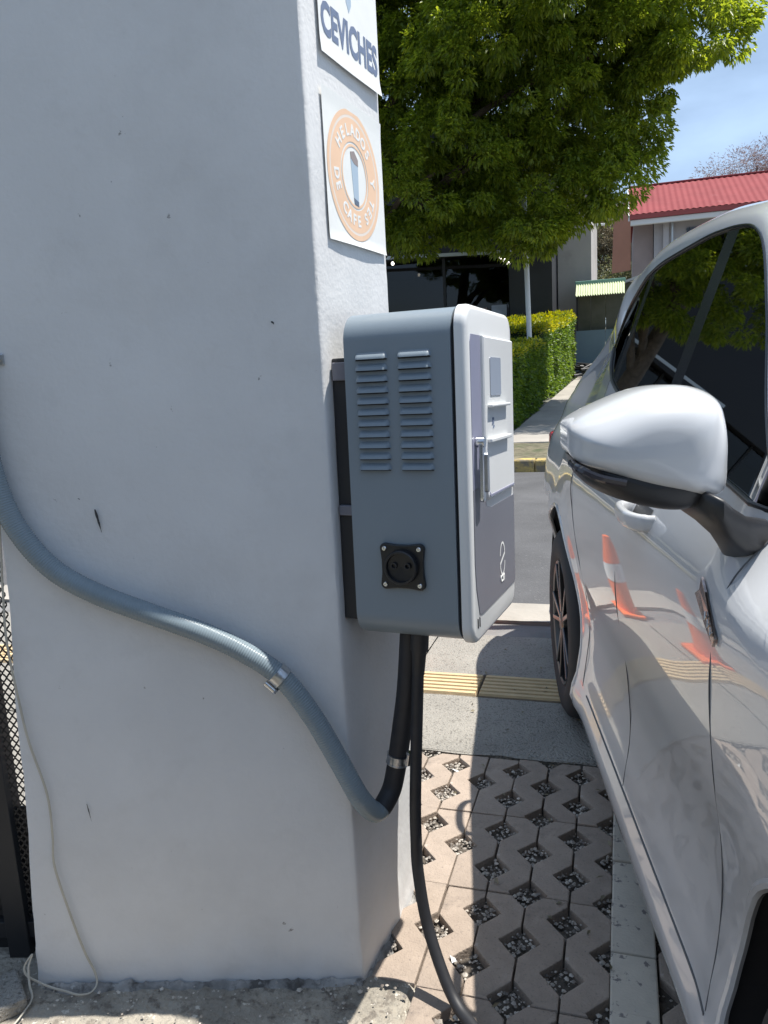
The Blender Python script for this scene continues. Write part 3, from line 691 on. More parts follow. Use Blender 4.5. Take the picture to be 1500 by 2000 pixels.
# resample evenly and add the fine ribs
N = int(L_[-1] / .0009); pp = []; rr = []; j = 0
for i in range(N + 1):
    d = L_[-1] * i / N
    while j < len(L_) - 2 and L_[j + 1] < d: j += 1
    t = (d - L_[j]) / max(1e-9, L_[j + 1] - L_[j]); pp.append(path[j].lerp(path[j + 1], t)); rr.append(RC + .00048 * math.sin(2 * math.pi * d / .0050))
def cdp(o): o.parent = cd; o.matrix_parent_inverse = Matrix.Translation(front(.3, .8, .03)).inverted(); return o
kb = min(range(len(pp)), key=lambda i: pp[i].z)                     # lowest point: the leg beyond has the charger's shade in its dark colour
cdp(MB().tube(pp[:kb + 12], rr[:kb + 12], 20).build('tube', M['conduit'], smooth=True, fix=False, angle=rad(80)))
cdp(MB().tube(pp[kb + 12:], [RC + .0003] * len(pp[kb + 12:]), 20).build('shaded_leg', M['rubber'], smooth=True, fix=False, angle=rad(80)))
def clamp(p, d, name, screw_dir, r=RC):
    d = d.normalized()
    c = cdp(MB().tube([p - d * .0105, p - d * .010, p - d * .008, p - d * .0075, p + d * .0075, p + d * .008, p + d * .010, p + d * .0105], [r + .0008, r + .0034, r + .0034, r + .0024, r + .0024, r + .0034, r + .0034, r + .0008], 24).build(name, M['steel'], smooth=True, angle=rad(50)))
    q = p + screw_dir * (r + .008)
    s_ = MB().tube([q - d * .012, q + d * .012], .006, 12).tube([q + d * .012, q + d * .017], .0075, 6).build('clamp_screw', M['chrome'], c, smooth=True, angle=rad(40)); s_.matrix_parent_inverse = (c.matrix_parent_inverse).copy()
    s_.matrix_parent_inverse = Matrix.Identity(4)
    return c
def near(px, pz):
    k = min(range(len(pp)), key=lambda i: (pp[i].x - px) ** 2 + (pp[i].z - pz) ** 2 + (0 if pp[i].z > -1 else 9)); return pp[k], (pp[min(k + 3, N)] - pp[max(k - 3, 0)])
p, d = near(front(.120, .704).x, .704)
clamp(p, d, 'hose_clamp', (fnor * .35 - fdir * .75 + Vector((0, 0, -.75))).normalized())
p, d = near(-.445, .49); clamp(p, d, 'hose_clamp', (Vector((.9, -.35, .2))).normalized())
# separate saddle higher up at the edge of the picture
sd_ = empty('conduit_saddle', front(.612, 1.345, 0)); tag(sd_, 'small steel saddle screwed to the column above the conduit bend', 'bracket')
o = MB().box(-.012, .012, -.006, 0.0, -.010, .010).build('strap', M['steel'], sd_, bevel=.002); o.rotation_euler = (0, 0, rad(14.6))
o = MB().lathe([(0, .005), (-.003, .005), (-.004, .003), (-.004, 0)], (0.003, -.006, 0), 'y', 12).build('screw', M['chrome'], sd_, smooth=True); o.rotation_euler = (0, 0, rad(14.6))

# ------------------------------------------------------------------ thin twin wire
wpx = [(.645, 1.092), (.656, .969), (.663, .896), (.670, .788), (.662, .655), (.654, .575), (.632, .459), (.633, .364), (.638, .292), (.617, .170), (.598, .085), (.583, .040)]
wv = [front(u, z, .010) for u, z in wpx]
wv += [front(.577, .016, .018), front(.585, .008, .034), front(.608, .008, .040), front(.640, .010, .032), front(.672, .014, .026), front(.705, .026, .022), front(.728, .040, .020), front(.734, .056, .016), front(.724, .074, .014), front(.716, .082, .010),
       front(.722, .060, .020), front(.716, .030, .035), front(.706, .010, .050), front(.708, .007, .085), front(.716, .006, .130)]
wp = smooth_path(wv, 8)
we = empty('twin_wire', front(.56, .06, .02)); tag(we, 'thin off-white twin wire trailing down the column and looping at its foot', 'wire')
for s in (-1, 1):
    m = MB().tube([q + Vector((.001, 0, .001)) * s for q in wp], .0016, 8); o = m.build('strand', M['wire'], smooth=True); o.parent = we; o.matrix_parent_inverse = Matrix.Translation(front(.56, .06, .02)).inverted()

# ------------------------------------------------------------------ expanded-metal fence left of the column
fe = empty('mesh_fence', front(.95, 0, -.1)); fe.rotation_euler = (0, 0, math.atan2(.252, .968))
tag(fe, 'black expanded metal fence standing left of the column', 'fence')
m = MB(); cw, chh = .016, .022; X0f, X1f = -.62, .24; zt_ = 1.75
nx = int((X1f - X0f) / cw); nzf = int((zt_ - .08) / chh)
vid = {}
for j in range(nzf):
    for i in range(nx):
        x = X0f + cw * i; z = .08 + chh * j
        cxm, czm = x + cw / 2, z + chh / 2
        for (ax, az_), (bx, bz) in ((((x, czm)), (cxm, z)), ((cxm, z), (x + cw, czm))):
            w = .003; m.add([(ax, -.0012, az_ - w), (bx, .0012, bz - w), (bx, .0012, bz + w), (ax, -.0012, az_ + w)], [(0, 1, 2, 3)])
        for (ax, az_), (bx, bz) in ((((x, czm)), (cxm, z + chh)), ((cxm, z + chh), (x + cw, czm))):
            w = .003; m.add([(ax, -.0012, az_ - w), (bx, .0012, bz - w), (bx, .0012, bz + w), (ax, -.0012, az_ + w)], [(0, 1, 2, 3)])
o = m.build('expanded_mesh', M['mesh_black'], fe, fix=False); o['kind'] = 'stuff'
MB().box(X0f, X1f, -.012, .012, .045, .085).build('bottom_rail', M['mesh_black'], fe, bevel=.002)
MB().box(X0f, X1f, -.012, .012, 1.74, 1.78).build('top_rail', M['mesh_black'], fe, bevel=.002)
MB().box(X0f, .24, .014, .018, 0, .36).build('shade_sheet', M['mesh_black'], fe)  # dark sheet added behind the mesh in place of shaded ground
MB().box(.125, .175, -.02, .03, 0, 1.8).build('post', M['mesh_black'], fe, bevel=.002)
MB().box(-.66, -.62, -.02, .02, 0, 1.8).build('post', M['mesh_black'], fe, bevel=.002)
o = MB().box(-.15, .15, -.055, .055, -.004, .028).build('loose_block', M['slab'], bevel=.006); o.location = (-1.33, 1.03, 0); o.rotation_euler = (0, 0, rad(52))
tag(o, 'pale broken concrete block lying at the foot of the mesh fence', 'block')

# ================================================================== CAR
CAZ = rad(-11.2); cd_ = Vector((math.sin(CAZ), math.cos(CAZ), 0)); cn_ = Vector((-math.cos(CAZ), math.sin(CAZ), 0))
car = empty('parked_car', cn_ * -.32, -CAZ)
tag(car, 'white parked car seen along its side with dark tinted windows', 'car')
WID = 1.80
PZ = [.18, .205, .23, .262, .285, .31, .36, .42, .50, .58, .68, .80, .90, .955, 1.0, 1.06]
PO = [-.07, -.02, -.003, .0, -.004, -.016, -.024, -.034, -.038, -.031, -.014, -.002, .0, -.006, -.024, -.058]
def tumble(z): return -.058 - (z - 1.06) * .36
def side_off(s, z):
    o = spl(PZ, PO, z) if z < 1.06 else tumble(z)
    for a in (.55, 2.76):            # flares round the wheels
        r = math.hypot(s - a, z - .345); o += .010 * math.exp(-((r - .45) / .07) ** 2) * (z < .95)
    if s < 1.06 and z > .965: o -= (min(z, 1.085) - .965) * 1.1 * min(1, (1.06 - s) / .13)
    if s > 2.35 and z > .70: o -= .036 * min(1, (s - 2.35) / .5) * min(1, (z - .70) / .25)
    if s > 2.55 and z > 1.12: o -= (s - 2.55) * (z - 1.12) * .38
    if s > 3.0 and z < .75: o -= (s - 3.0) * .16
    if s < .35: t = (.35 - s) / .75; o -= .40 * t ** 3
    if s > 3.2: t = (s - 3.2) / .65; o -= .26 * t ** 2.5
    return o
zb = lambda s: spl([-.40, -.2, .2, .6, .85, 1.05, 1.22, 1.7, 2.05, 2.21, 2.46, 2.61, 2.9, 3.3, 3.6, 3.85], [.72, .84, .95, 1.005, 1.045, 1.078, 1.098, 1.145, 1.178, 1.200, 1.262, 1.325, 1.30, 1.20, 1.09, .98], s)
zt = lambda s: spl([-.40, -.2, .2, .6, .88, 1.0, 1.12, 1.3, 1.48, 1.57, 1.70, 1.85, 2.18, 2.35, 2.53, 2.62, 2.9, 3.3, 3.6, 3.85], [.724, .844, .954, 1.009, 1.053, 1.095, 1.18, 1.35, 1.489, 1.517, 1.532, 1.539, 1.535, 1.515, 1.447, 1.345, 1.304, 1.204, 1.094, .984], s)
zr = lambda s: spl([-.40, -.2, .2, .6, .88, 1.05, 1.3, 1.5, 1.69, 1.86, 2.2, 2.45, 2.6, 2.75, 2.9, 3.05, 3.25, 3.5, 3.85], [.735, .86, .975, 1.03, 1.078, 1.18, 1.42, 1.545, 1.580, 1.597, 1.606, 1.585, 1.545, 1.485, 1.415, 1.345, 1.27, 1.16, .99], s)
zc = lambda s: spl([-.40, -.2, .2, .55, .62, 1.0, 1.35, 1.6, 2.2, 2.8, 3.15, 3.3, 3.55, 3.75, 3.85], [.76, .90, 1.02, 1.075, 1.10, 1.36, 1.585, 1.645, 1.655, 1.585, 1.48, 1.42, 1.26, 1.06, 1.0], s)
def rail_off(s): return side_off(s, min(zt(s), 1.06)) - max(0, zt(s) - 1.06) * .36 - .075
def sec(s):
    """half ring, bottom to centre: list of (x, z, zone)"""
    out = []; bz, tz, rz, cz = zb(s), zt(s), max(zr(s), zt(s) + .006), max(zc(s), zr(s) + .01)
    z0 = .18 + max(0, .1 - s) * .12 + max(0, s - 3.35) * .35; NL = 44
    for i in range(NL + 1):
        z = z0 + (bz - z0) * i / NL; out.append((-side_off(s, z), z, 'low'))
    for i in range(1, 9):
        z = bz + (tz - bz) * i / 8; out.append((-side_off(s, z), z, 'glass'))
    a, ro = -side_off(s, tz), -rail_off(s)
    for i in range(1, 6):
        t = i / 5; out.append((a + (ro - a) * t ** 1.6, tz + (rz - tz) * (1 - (1 - t) ** 1.7), 'rail'))
    for i in range(1, 13):
        t = i / 12; out.append((ro + (WID / 2 - ro) * t, rz + (cz - rz) * math.sin(t * math.pi / 2) ** .9, 'roof'))
    return out
SS = [-.40 + 4.25 * i / 170 for i in range(171)]
secs = [sec(s) for s in SS]; NR = len(secs[0])
def strip(rows, cols, flip=False, inset=0, keep=None):
    """faces of the half loft, rows = ring indices, mirrored when flip"""
    m = MB(); idx = {}
    def vid(i, j):
        if (i, j) not in idx:
            x, z, _ = secs[j][i]; x += inset
            idx[(i, j)] = len(m.v); m.v.append((WID - x if flip else x, SS[j], z))
        return idx[(i, j)]
    for j in cols:
        for i in rows:
            if keep and not keep(i, j): continue
            m.f.append((vid(i, j), vid(i, j + 1), vid(i + 1, j + 1), vid(i + 1, j)))
    return m
allc = range(170)
ARCH = ((.55, .345), (2.76, .345)); AR = .435
def open_arches(m):
    inside = [min(math.hypot(v[1] - a, v[2] - h) for a, h in ARCH) < AR for v in m.v]
    m.f = [f for f in m.f if not all(inside[i] for i in f)]
    for i, v in enumerate(m.v):
        if inside[i]:
            a, h = min(ARCH, key=lambda q: math.hypot(v[1] - q[0], v[2] - q[1])); d = math.hypot(v[1] - a, v[2] - h)
            if d > .2: k = AR / d; m.v[i] = (v[0], a + (v[1] - a) * k, h + (v[2] - h) * k)
    used = sorted({i for f in m.f for i in f}); mp_ = {o: n for n, o in enumerate(used)}
    m.v = [m.v[i] for i in used]; m.f = [tuple(mp_[i] for i in f) for f in m.f]
    return m
body = MB()
def is_glass(j): s = (SS[j] + SS[j + 1]) / 2; return .80 < s < 2.60 and zt(s) - zb(s) > .012
def is_screen(i, j): s = (SS[j] + SS[j + 1]) / 2; return i >= 58 and (.66 < s < 1.36 or 3.18 < s < 3.62)
for fl_ in (False, True):
    for part in (strip(range(0, 44), allc, fl_), strip(range(44, 52), allc, fl_, keep=lambda i, j: not is_glass(j)), strip(range(52, NR - 1), allc, fl_, keep=lambda i, j: not is_screen(i, j))):
        body.add(part.v, part.f)
for j in (0, 170):
    ring_ = [(x, SS[j], z) for x, z, _ in secs[j]] + [(WID - x, SS[j], z) for x, z, _ in reversed(secs[j][:-1])]
    body.add(ring_, [tuple(range(len(ring_)))])
open_arches(body)
me = bpy.data.meshes.new('body'); me.from_pydata(body.v, [], body.f); bm = bmesh.new(); bm.from_mesh(me)
bmesh.ops.remove_doubles(bm, verts=bm.verts, dist=.0004); bmesh.ops.recalc_face_normals(bm, faces=bm.faces); bm.to_mesh(me); bm.free()
me.polygons.foreach_set('use_smooth', [True] * len(me.polygons)); me.set_sharp_from_angle(angle=rad(50)); me.materials.append(M['car_paint'])
link('body', me, car)
def srange(a, b_): return [j for j in allc if a <= (SS[j] + SS[j + 1]) / 2 < b_ and is_glass(j)]
for fl_ in (False, True):
    for a, b_, nm, mt in ((.80, 1.62, 'front_window', 'car_glass'), (1.62, 1.70, 'door_pillar', 'car_black'), (1.70, 2.28, 'rear_window', 'car_glass'), (2.28, 2.32, 'door_pillar', 'car_black'), (2.32, 2.62, 'quarter_window', 'car_glass')):
        strip(range(44, 52), srange(a, b_), fl_, .004).build(nm, M[mt], car, smooth=True, fix=False)
wsm = MB(); rgm = MB()
for fl_ in (False, True):
    for mm, a, b_ in ((wsm, .66, 1.36), (rgm, 3.18, 3.62)):
        p = strip(range(58, NR - 1), [j for j in allc if a < (SS[j] + SS[j + 1]) / 2 < b_], fl_, 0); mm.add(p.v, p.f)
wsm.build('windscreen', M['car_glass'], car, smooth=True, fix=False); rgm.build('rear_screen', M['car_glass'], car, smooth=True, fix=False)
# trims along the window line, door gaps, sill line
def on_side(s, z, out=0): return (-side_off(s, z) - out, s, z)
MB().tube([on_side(.84 + 1.77 * i / 60, zb(.84 + 1.77 * i / 60) - .002, -.001) for i in range(61)], .0042, 8).build('belt_trim', M['car_trim'], car, smooth=True)
MB().tube([on_side(.95 + 1.65 * i / 60, zt(.95 + 1.65 * i / 60), -.001) for i in range(61)], .0036, 8).build('window_trim', M['car_black'], car, smooth=True)
def gap(pts, name='door_gap', r=.0011): MB().tube(smooth_path([on_side(s, z, .0002) for s, z in pts], 14), r, 6).build(name, M['seam'], car, smooth=True)
gap([(1.02, 1.06), (1.015, .98), (1.018, .87), (1.025, .72), (1.04, .58), (1.045, .45), (1.035, .318)])
gap([(1.66, 1.13), (1.665, 1.0), (1.68, .8), (1.685, .6), (1.68, .45), (1.67, .318)]); gap([(1.035, .312)] + [(1.1 + .12 * k, .312) for k in range(10)], r=.003)
gap([(2.36, 1.23), (2.36, 1.1), (2.35, .95), (2.33, .84), (2.28, .72), (2.25, .6), (2.24, .5), (2.24, .318)]); gap([(.98, 1.035), (.90, 1.0), (.7, .985), (.3, .93), (.0, .86)], 'bonnet_gap')
# wing badge
bs = [on_side(s, z, .0015) for s, z in ((1.088, .975), (1.078, .960), (1.092, .950), (1.04, .925), (.995, .905), (.990, .918), (1.03, .945), (1.055, .962))]
m = MB(); n_ = len(bs); m.v = bs + [(x - .004, y, z) for x, y, z in bs]; m.f = [tuple(range(n_)), tuple(range(2 * n_ - 1, n_ - 1, -1))] + [(i, (i + 1) % n_, n_ + (i + 1) % n_, n_ + i) for i in range(n_)]
bd = m.build('wing_badge', M['badge'], car, bevel=.0008)
for k in range(3):
    s0 = 1.035 - .014 * k; z0 = .936 - .0065 * k
    MB().tube([on_side(s0, z0 + .005, .0065), on_side(s0 - .004, z0 - .006, .0065), on_side(s0 - .009, z0 + .001, .0065)], .0012, 6).build('badge_letter', M['chrome'], bd, smooth=True)
# door handles
def handle(s0, z0, nm):
    pts = [on_side(s0 - .085, z0, -.006), on_side(s0 - .075, z0, .018), on_side(s0 - .045, z0 + .001, .033), on_side(s0, z0 + .002, .037), on_side(s0 + .05, z0 + .002, .033), on_side(s0 + .078, z0 + .001, .018), on_side(s0 + .088, z0, -.006)]
    m = MB().tube(smooth_path(pts, 6), 1, 14); path_ = smooth_path(pts, 6)
    m = MB(); N_ = len(path_)
    for i, p in enumerate(path_):
        q = path_[min(i + 1, N_ - 1)]; o_ = path_[max(i - 1, 0)]; d = (q - o_).normalized(); a = Vector((0, 0, 1)); b2 = d.cross(a).normalized()
        e = 1 if .1 < i / N_ < .9 else .92
        for k in range(14):
            t = 2 * math.pi * k / 14; m.v.append(p + a * (.0165 * e * math.copysign(abs(math.sin(t)) ** .7, math.sin(t))) + b2 * (.0085 * e * math.copysign(abs(math.cos(t)) ** .7, math.cos(t))))
    m.f = [(i * 14 + k, i * 14 + (k + 1) % 14, (i + 1) * 14 + (k + 1) % 14, (i + 1) * 14 + k) for i in range(N_ - 1) for k in range(14)] + [tuple(range(14)), tuple((N_ - 1) * 14 + k for k in range(14))]
    h = m.build(nm, M['car_paint'], car, smooth=True)
    MB().grid(lambda u, v: on_side(s0 - .06 + .12 * u, z0 - .02 + .04 * v, .0012), 8, 4).build('handle_recess', M['car_trim'], h, fix=False)
    return h
handle(1.50, .985, 'door_handle'); handle(2.12, 1.01, 'door_handle')
# wing mirror
mr_ = empty('wing_mirror'); mr_.parent = car
def dome(outl, s0, depth, back, p=.42, steps=9, c=None, lift=0):
    cy_ = sum(q[0] for q in outl) / len(outl) if not c else c[0]; cz_ = sum(q[1] for q in outl) / len(outl) if not c else c[1]
    lp = smooth_path([(q[0], q[1], 0) for q in outl + outl[:1]], 6)[:-1]; n = len(lp); m = MB()
    for k in range(steps + 1):
        th = math.pi / 2 * k / steps; f = math.sin(th) ** p if k else 0.02; g = math.cos(th) ** 1.0
        for q in lp: m.v.append((-(cy_ + (q.x - cy_) * f), s0 - depth * g + .25 * (q.x - .1) * -0 , cz_ + (q.y - cz_) * f + lift * g))
    for q in lp: m.v.append((-(cy_ + (q.x - cy_) * .99), s0 + back, cz_ + (q.y - cz_) * .985))
    K = steps + 2
    m.f = [(j * n + i, j * n + (i + 1) % n, (j + 1) * n + (i + 1) % n, (j + 1) * n + i) for j in range(K - 1) for i in range(n)]
    m.f += [tuple(range(n)), tuple((K - 1) * n + i for i in range(n))]
    return m
capo = [(.182, 1.186), (.179, 1.202), (.148, 1.220), (.087, 1.242), (.035, 1.245), (-.004, 1.230), (-.017, 1.203), (-.021, 1.156), (-.012, 1.107), (.050, 1.114), (.120, 1.134), (.176, 1.158)]
dome(capo, 1.05, .075, .075, .50, c=(.085, 1.172), lift=-.012).build('mirror_cap', M['car_paint'], mr_, smooth=True)
hull = [(.176, 1.156), (.162, 1.124), (.120, 1.100), (.060, 1.084), (.020, 1.086), (-.010, 1.104), (.0, 1.125), (.060, 1.135), (.120, 1.150)]
dome(hull, 1.052, .066, .070, .50, c=(.085, 1.118)).build('mirror_hull', M['car_trim'], mr_, smooth=True)
MB().prism([(.178, 1.160), (.015, 1.118), (-.005, 1.16), (.0, 1.215), (.04, 1.232), (.15, 1.212), (.178, 1.19)], lambda p: (-p[0], 1.1255, p[1]), lambda p: (-p[0], 1.129, p[1])).build('mirror_glass', M['chrome'], mr_)
MB().tube(smooth_path([(-.178, 1.035, 1.150), (-.172, 1.000, 1.146), (-.150, .985, 1.136), (-.118, .982, 1.128)], 5), .0055, 8).build('indicator', M['lens'], mr_, smooth=True)
m = MB()
stn = [((.030, 1.045, 1.096), .026, .014), ((.020, 1.008, 1.091), .028, .017), ((.003, .999, 1.079), .031, .022), ((-.015, 1.018, 1.060), .037, .024), ((-.036, 1.044, 1.040), .050, .027), ((-.072, 1.078, 1.026), .056, .029)]
for (o_, s_, z_), a, b2 in stn:
    for k in range(20):
        t = 2 * math.pi * k / 20; cs_, sn_ = math.copysign(abs(math.cos(t)) ** .6, math.cos(t)), math.copysign(abs(math.sin(t)) ** .6, math.sin(t))
        m.v.append((-o_, s_ + a * cs_, z_ + b2 * sn_ - .34 * a * cs_))
m.f = [(j * 20 + k, j * 20 + (k + 1) % 20, (j + 1) * 20 + (k + 1) % 20, (j + 1) * 20 + k) for j in range(5) for k in range(20)] + [tuple(range(20)), tuple(100 + k for k in range(20))]
m.build('mirror_arm', M['car_trim'], mr_, smooth=True, angle=rad(60))
# wheels
def wheel(xc, yc, sgn):
    w = empty('wheel', (xc, yc, .347)); w.parent = car
    if sgn < 0: w.rotation_euler = (0, 0, math.pi)
    MB().lathe([(.21, .215), (.21, .31), (.20, .338), (.175, .347), (.11, .348), (.05, .347), (.020, .338), (.004, .315), (-.002, .275), (.006, .235), (.018, .222)], (0, 0, 0), 'x', 64).build('tyre', M['tyre'], w, smooth=True)
    rim = MB().lathe([(.012, .229), (.006, .226), (.010, .216), (.05, .205), (.15, .20), (.2, .215)], (0, 0, 0), 'x', 48).build('rim', M['rim'], w, smooth=True)
    MB().lathe([(.10, .0), (.10, .19)], (0, 0, 0), 'x', 32).build('brake_disc', M['rim'], rim)
    MB().lathe([(.006, 0), (.006, .028), (.014, .040), (.06, .045)], (0, 0, 0), 'x', 24).build('hub', M['rim'], rim, smooth=True)
    for k in range(5):
        m = MB()
        for da in (-.16, .16):
            a0, a1 = 2 * math.pi * k / 5 + da * .8, 2 * math.pi * k / 5 + da * 1.35
            c0_, c1_ = (math.cos(a0), math.sin(a0)), (math.cos(a1), math.sin(a1))
            m.bar((.022, .035 * c0_[0], .035 * c0_[1]), (.016, .222 * c1_[0], .222 * c1_[1]), .024, .018)
        m.build('spoke', M['rim_face'], rim, bevel=.003)
    return w
for yc in (.55, 2.76):
    wheel(.006, yc, 1); wheel(WID - .006, yc, -1)
    for fl_ in (0, 1):
        m = MB().lathe([(.03, AR + .012), (.33, AR + .012), (.33, 0)], (0, yc, .345), 'x', 40, rad(-28), rad(208))
        if fl_: m.v = [(WID - x, y, z) for x, y, z in m.v]
        m.build('wheel_well', M['car_inside'], car, fix=False)
        pts = []
        for k in range(41):
            t = rad(-18 + 216 * k / 40); y_, z_ = yc + (AR + .001) * math.cos(t), .345 + (AR + .001) * math.sin(t); x = -side_off(y_, z_) + .004; pts.append((WID - x if fl_ else x, y_, z_))
        MB().tube(pts, .008, 8).build('arch_lip', M['car_paint'], car, smooth=True)
MB().box(.10, WID - .10, .95, 2.58, .19, .24).build('floor_pan', M['car_inside'], car)
MB().box(.08, WID - .08, .0, 3.6, .40, .44).build('inner_floor', M['car_inside'], car)
MB().box(.10, WID - .10, .62, .95, .72, 1.02).build('dashboard', M['car_inside'], car, bevel=.04)
for x in (.45, 1.35):
    for y in (1.62, 2.45):
        s_ = MB().box(x - .24, x + .24, y - .45, y + .08, .44, .66).build('seat', M['seat'], car, bevel=.05)
        m = MB(); m.add([(x - .24, y, .6), (x + .24, y, .6), (x + .20, y + .24, 1.16), (x - .20, y + .24, 1.16), (x - .24, y + .13, .6), (x + .24, y + .13, .6), (x + .20, y + .33, 1.16), (x - .20, y + .33, 1.16)], [(0, 1, 2, 3), (7, 6, 5, 4), (0, 4, 5, 1), (1, 5, 6, 2), (2, 6, 7, 3), (3, 7, 4, 0)])
        m.build('seat_back', M['seat'], s_, bevel=.03)
        MB().box(x - .13, x + .13, y + .25, y + .35, 1.19, 1.36).build('headrest', M['seat'], s_, bevel=.035)
for fl_ in (0, 1):
    m = MB().box(.12, .52, -.375, -.30, .68, .78)
    if fl_: m.v = [(WID - x, y, z) for x, y, z in m.v]
    m.build('headlight', M['lens'], car, bevel=.02)
    m = MB().box(.10, .36, 3.80, 3.865, .86, .96)
    if fl_: m.v = [(WID - x, y, z) for x, y, z in m.v]
    m.build('tail_lamp', M['lamp_red'], car, bevel=.02)
MB().box(.45, 1.35, -.415, -.38, .32, .52).build('grille', M['car_black'], car, bevel=.02)

# ================================================================== FOLIAGE
def leaves_mesh(name, cen, dirs, length, width, mt, droop=.25, fold=.25):
    """one bent leaf per row of cen; numpy arrays"""
    n = len(cen); d = dirs / np.linalg.norm(dirs, axis=1)[:, None]
    upv = np.array([0, 0, 1.0]) + RNG.normal(size=(n, 3)) * .55; sd = np.cross(d, upv); sd /= np.linalg.norm(sd, axis=1)[:, None] + 1e-9; nn = np.cross(sd, d)
    ln = length * RNG.uniform(.65, 1.25, n)[:, None]; w = width * RNG.uniform(.7, 1.2, n)[:, None]
    base = cen; mid = cen + d * ln * .5; tip = cen + d * ln - np.array([0, 0, 1]) * ln * droop
    v = np.empty((n, 4, 3)); v[:, 0] = base; v[:, 1] = mid + sd * w * .5 + nn * w * fold; v[:, 2] = tip; v[:, 3] = mid - sd * w * .5 + nn * w * fold
    me = bpy.data.meshes.new(name); me.vertices.add(4 * n); me.vertices.foreach_set('co', v.reshape(-1))
    idx = np.arange(n)[:, None] * 4; tri = np.concatenate([idx + np.array([[0, 1, 2]]), idx + np.array([[0, 2, 3]])], axis=1).reshape(-1)
    me.loops.add(6 * n); me.loops.foreach_set('vertex_index', tri); me.polygons.add(2 * n)
    me.polygons.foreach_set('loop_start', np.arange(2 * n) * 3); me.polygons.foreach_set('loop_total', np.full(2 * n, 3))
    me.update(); me.validate(); me.materials.append(mt); return me
def crown_points(lobes, clump_r, per, density, depth_jit=0, flat=.8):
    cs, ds = [], []
    for (x, y, z, r) in lobes:
        k = int(density * r * r) + 4
        u = RNG.normal(size=(k, 3)); u /= np.linalg.norm(u, axis=1)[:, None]
        rad_ = r * RNG.uniform(.62, 1.0, k) ** .5 * RNG.uniform(.86, 1.2, k)
        c = np.array([x, y, z]) + u * rad_[:, None] * np.array([1, 1, flat + .2])
        for q, dirq in zip(c, u):
            kk = int(per * RNG.uniform(.5, 1.3)); cr = clump_r * RNG.uniform(.6, 1.25); o = RNG.normal(size=(kk, 3)); o /= np.linalg.norm(o, axis=1)[:, None]
            o = (o * RNG.uniform(.35, 1, kk)[:, None] ** .6 + dirq * .25) * cr * np.array([1, 1, .72])
            cs.append(q + o); ds.append(o / cr + dirq * .25 + RNG.normal(size=(kk, 3)) * .35 + np.array([0, 0, -.12]))
    return np.concatenate(cs), np.concatenate(ds)
# big street tree
lob = [(-4.1, 4.82, 1.0), (-4.25, 3.98, .35), (-3.6, 4.02, .4), (-2.75, 4.28, .55), (-1.55, 4.06, .5), (-1.83, 5.03, 1.0), (-3.02, 5.46, 1.1), (-.77, 4.72, .7), (-.25, 4.43, .36), (-.07, 5.09, .6), (.34, 5.39, .45),
       (-1.04, 5.94, 1.1), (-2.38, 6.76, 1.3), (-4.02, 6.54, 1.2), (-.29, 6.85, .95), (.51, 6.65, .72), (1.19, 6.98, .72), (1.72, 6.92, .42), (-.56, 7.78, 1.3), (.76, 7.71, 1.0), (-1.95, 8.03, 1.4), (-3.44, 7.84, 1.4),
       (-2.86, 9.92, 1.9), (-1.0, 9.78, 1.9), (.4, 9.09, 1.4), (-4.37, 9.8, 1.9), (-6.12, 7.82, 1.7), (-5.97, 9.67, 1.9), (-5.81, 5.82, 1.4), (-1.95, 3.75, .3), (-1.35, 3.72, .28), (-2.9, 4.62, .6)]
lobes = []
for i, (x, z, r) in enumerate(lob):
    lobes.append((x, 16 + (-.5, .3, -.2, .6)[i % 4] * r, z, r))
    if r > .9: lobes.append((x + .3, 17.4, z + .1, r * .9))
tree = empty('street_tree', (-5.75, 16.6, zfar(16.6) - .05)); tag(tree, 'large leafy green tree filling the upper right above the hedges', 'tree')
cs, ds = crown_points(lobes, .29, 210, 28)
o = link('crown', leaves_mesh('crown', cs, ds, .105, .046, M['leaf'], .3), tree); o.matrix_parent_inverse = Matrix.Translation(tree.location).inverted()
tb = Vector((-5.75, 16.6, zfar(16.6) - .2))
m = MB().tube(smooth_path([tb, tb + Vector((.05, 0, 1.2)), tb + Vector((.2, -.1, 2.8)), tb + Vector((.45, -.1, 4.6)), tb + Vector((.8, -.2, 6.6)), tb + Vector((1.2, -.2, 9))], 5), [.30 - .25 * i / 25 for i in range(26)], 14)
o = m.build('trunk', M['bark'], smooth=True); o.parent = tree; o.matrix_parent_inverse = Matrix.Translation(tree.location).inverted()
for s_, e_ in (((.2, 2.8), (-2.0, 16.1, 5.6)), ((.3, 3.4), (-.4, 16.2, 6.3)), ((.45, 4.6), (.9, 16.1, 7.2)), ((.3, 3.2), (-3.2, 15.6, 5.2)), ((.4, 4.2), (-6.0, 16.2, 8.2)), ((.7, 6.0), (-1.2, 16.3, 9.2)), ((.5, 4.8), (-1.6, 17.2, 7.0))):
    a = tb + Vector((s_[0], -.1, s_[1])); e = Vector(e_); mid = a.lerp(e, .5) + Vector((0, 0, .45))
    o = MB().tube(smooth_path([a, mid, e], 7), [.10 - .085 * i / 14 for i in range(15)], 8).build('limb', M['bark'], smooth=True); o.parent = tree; o.matrix_parent_inverse = Matrix.Translation(tree.location).inverted()
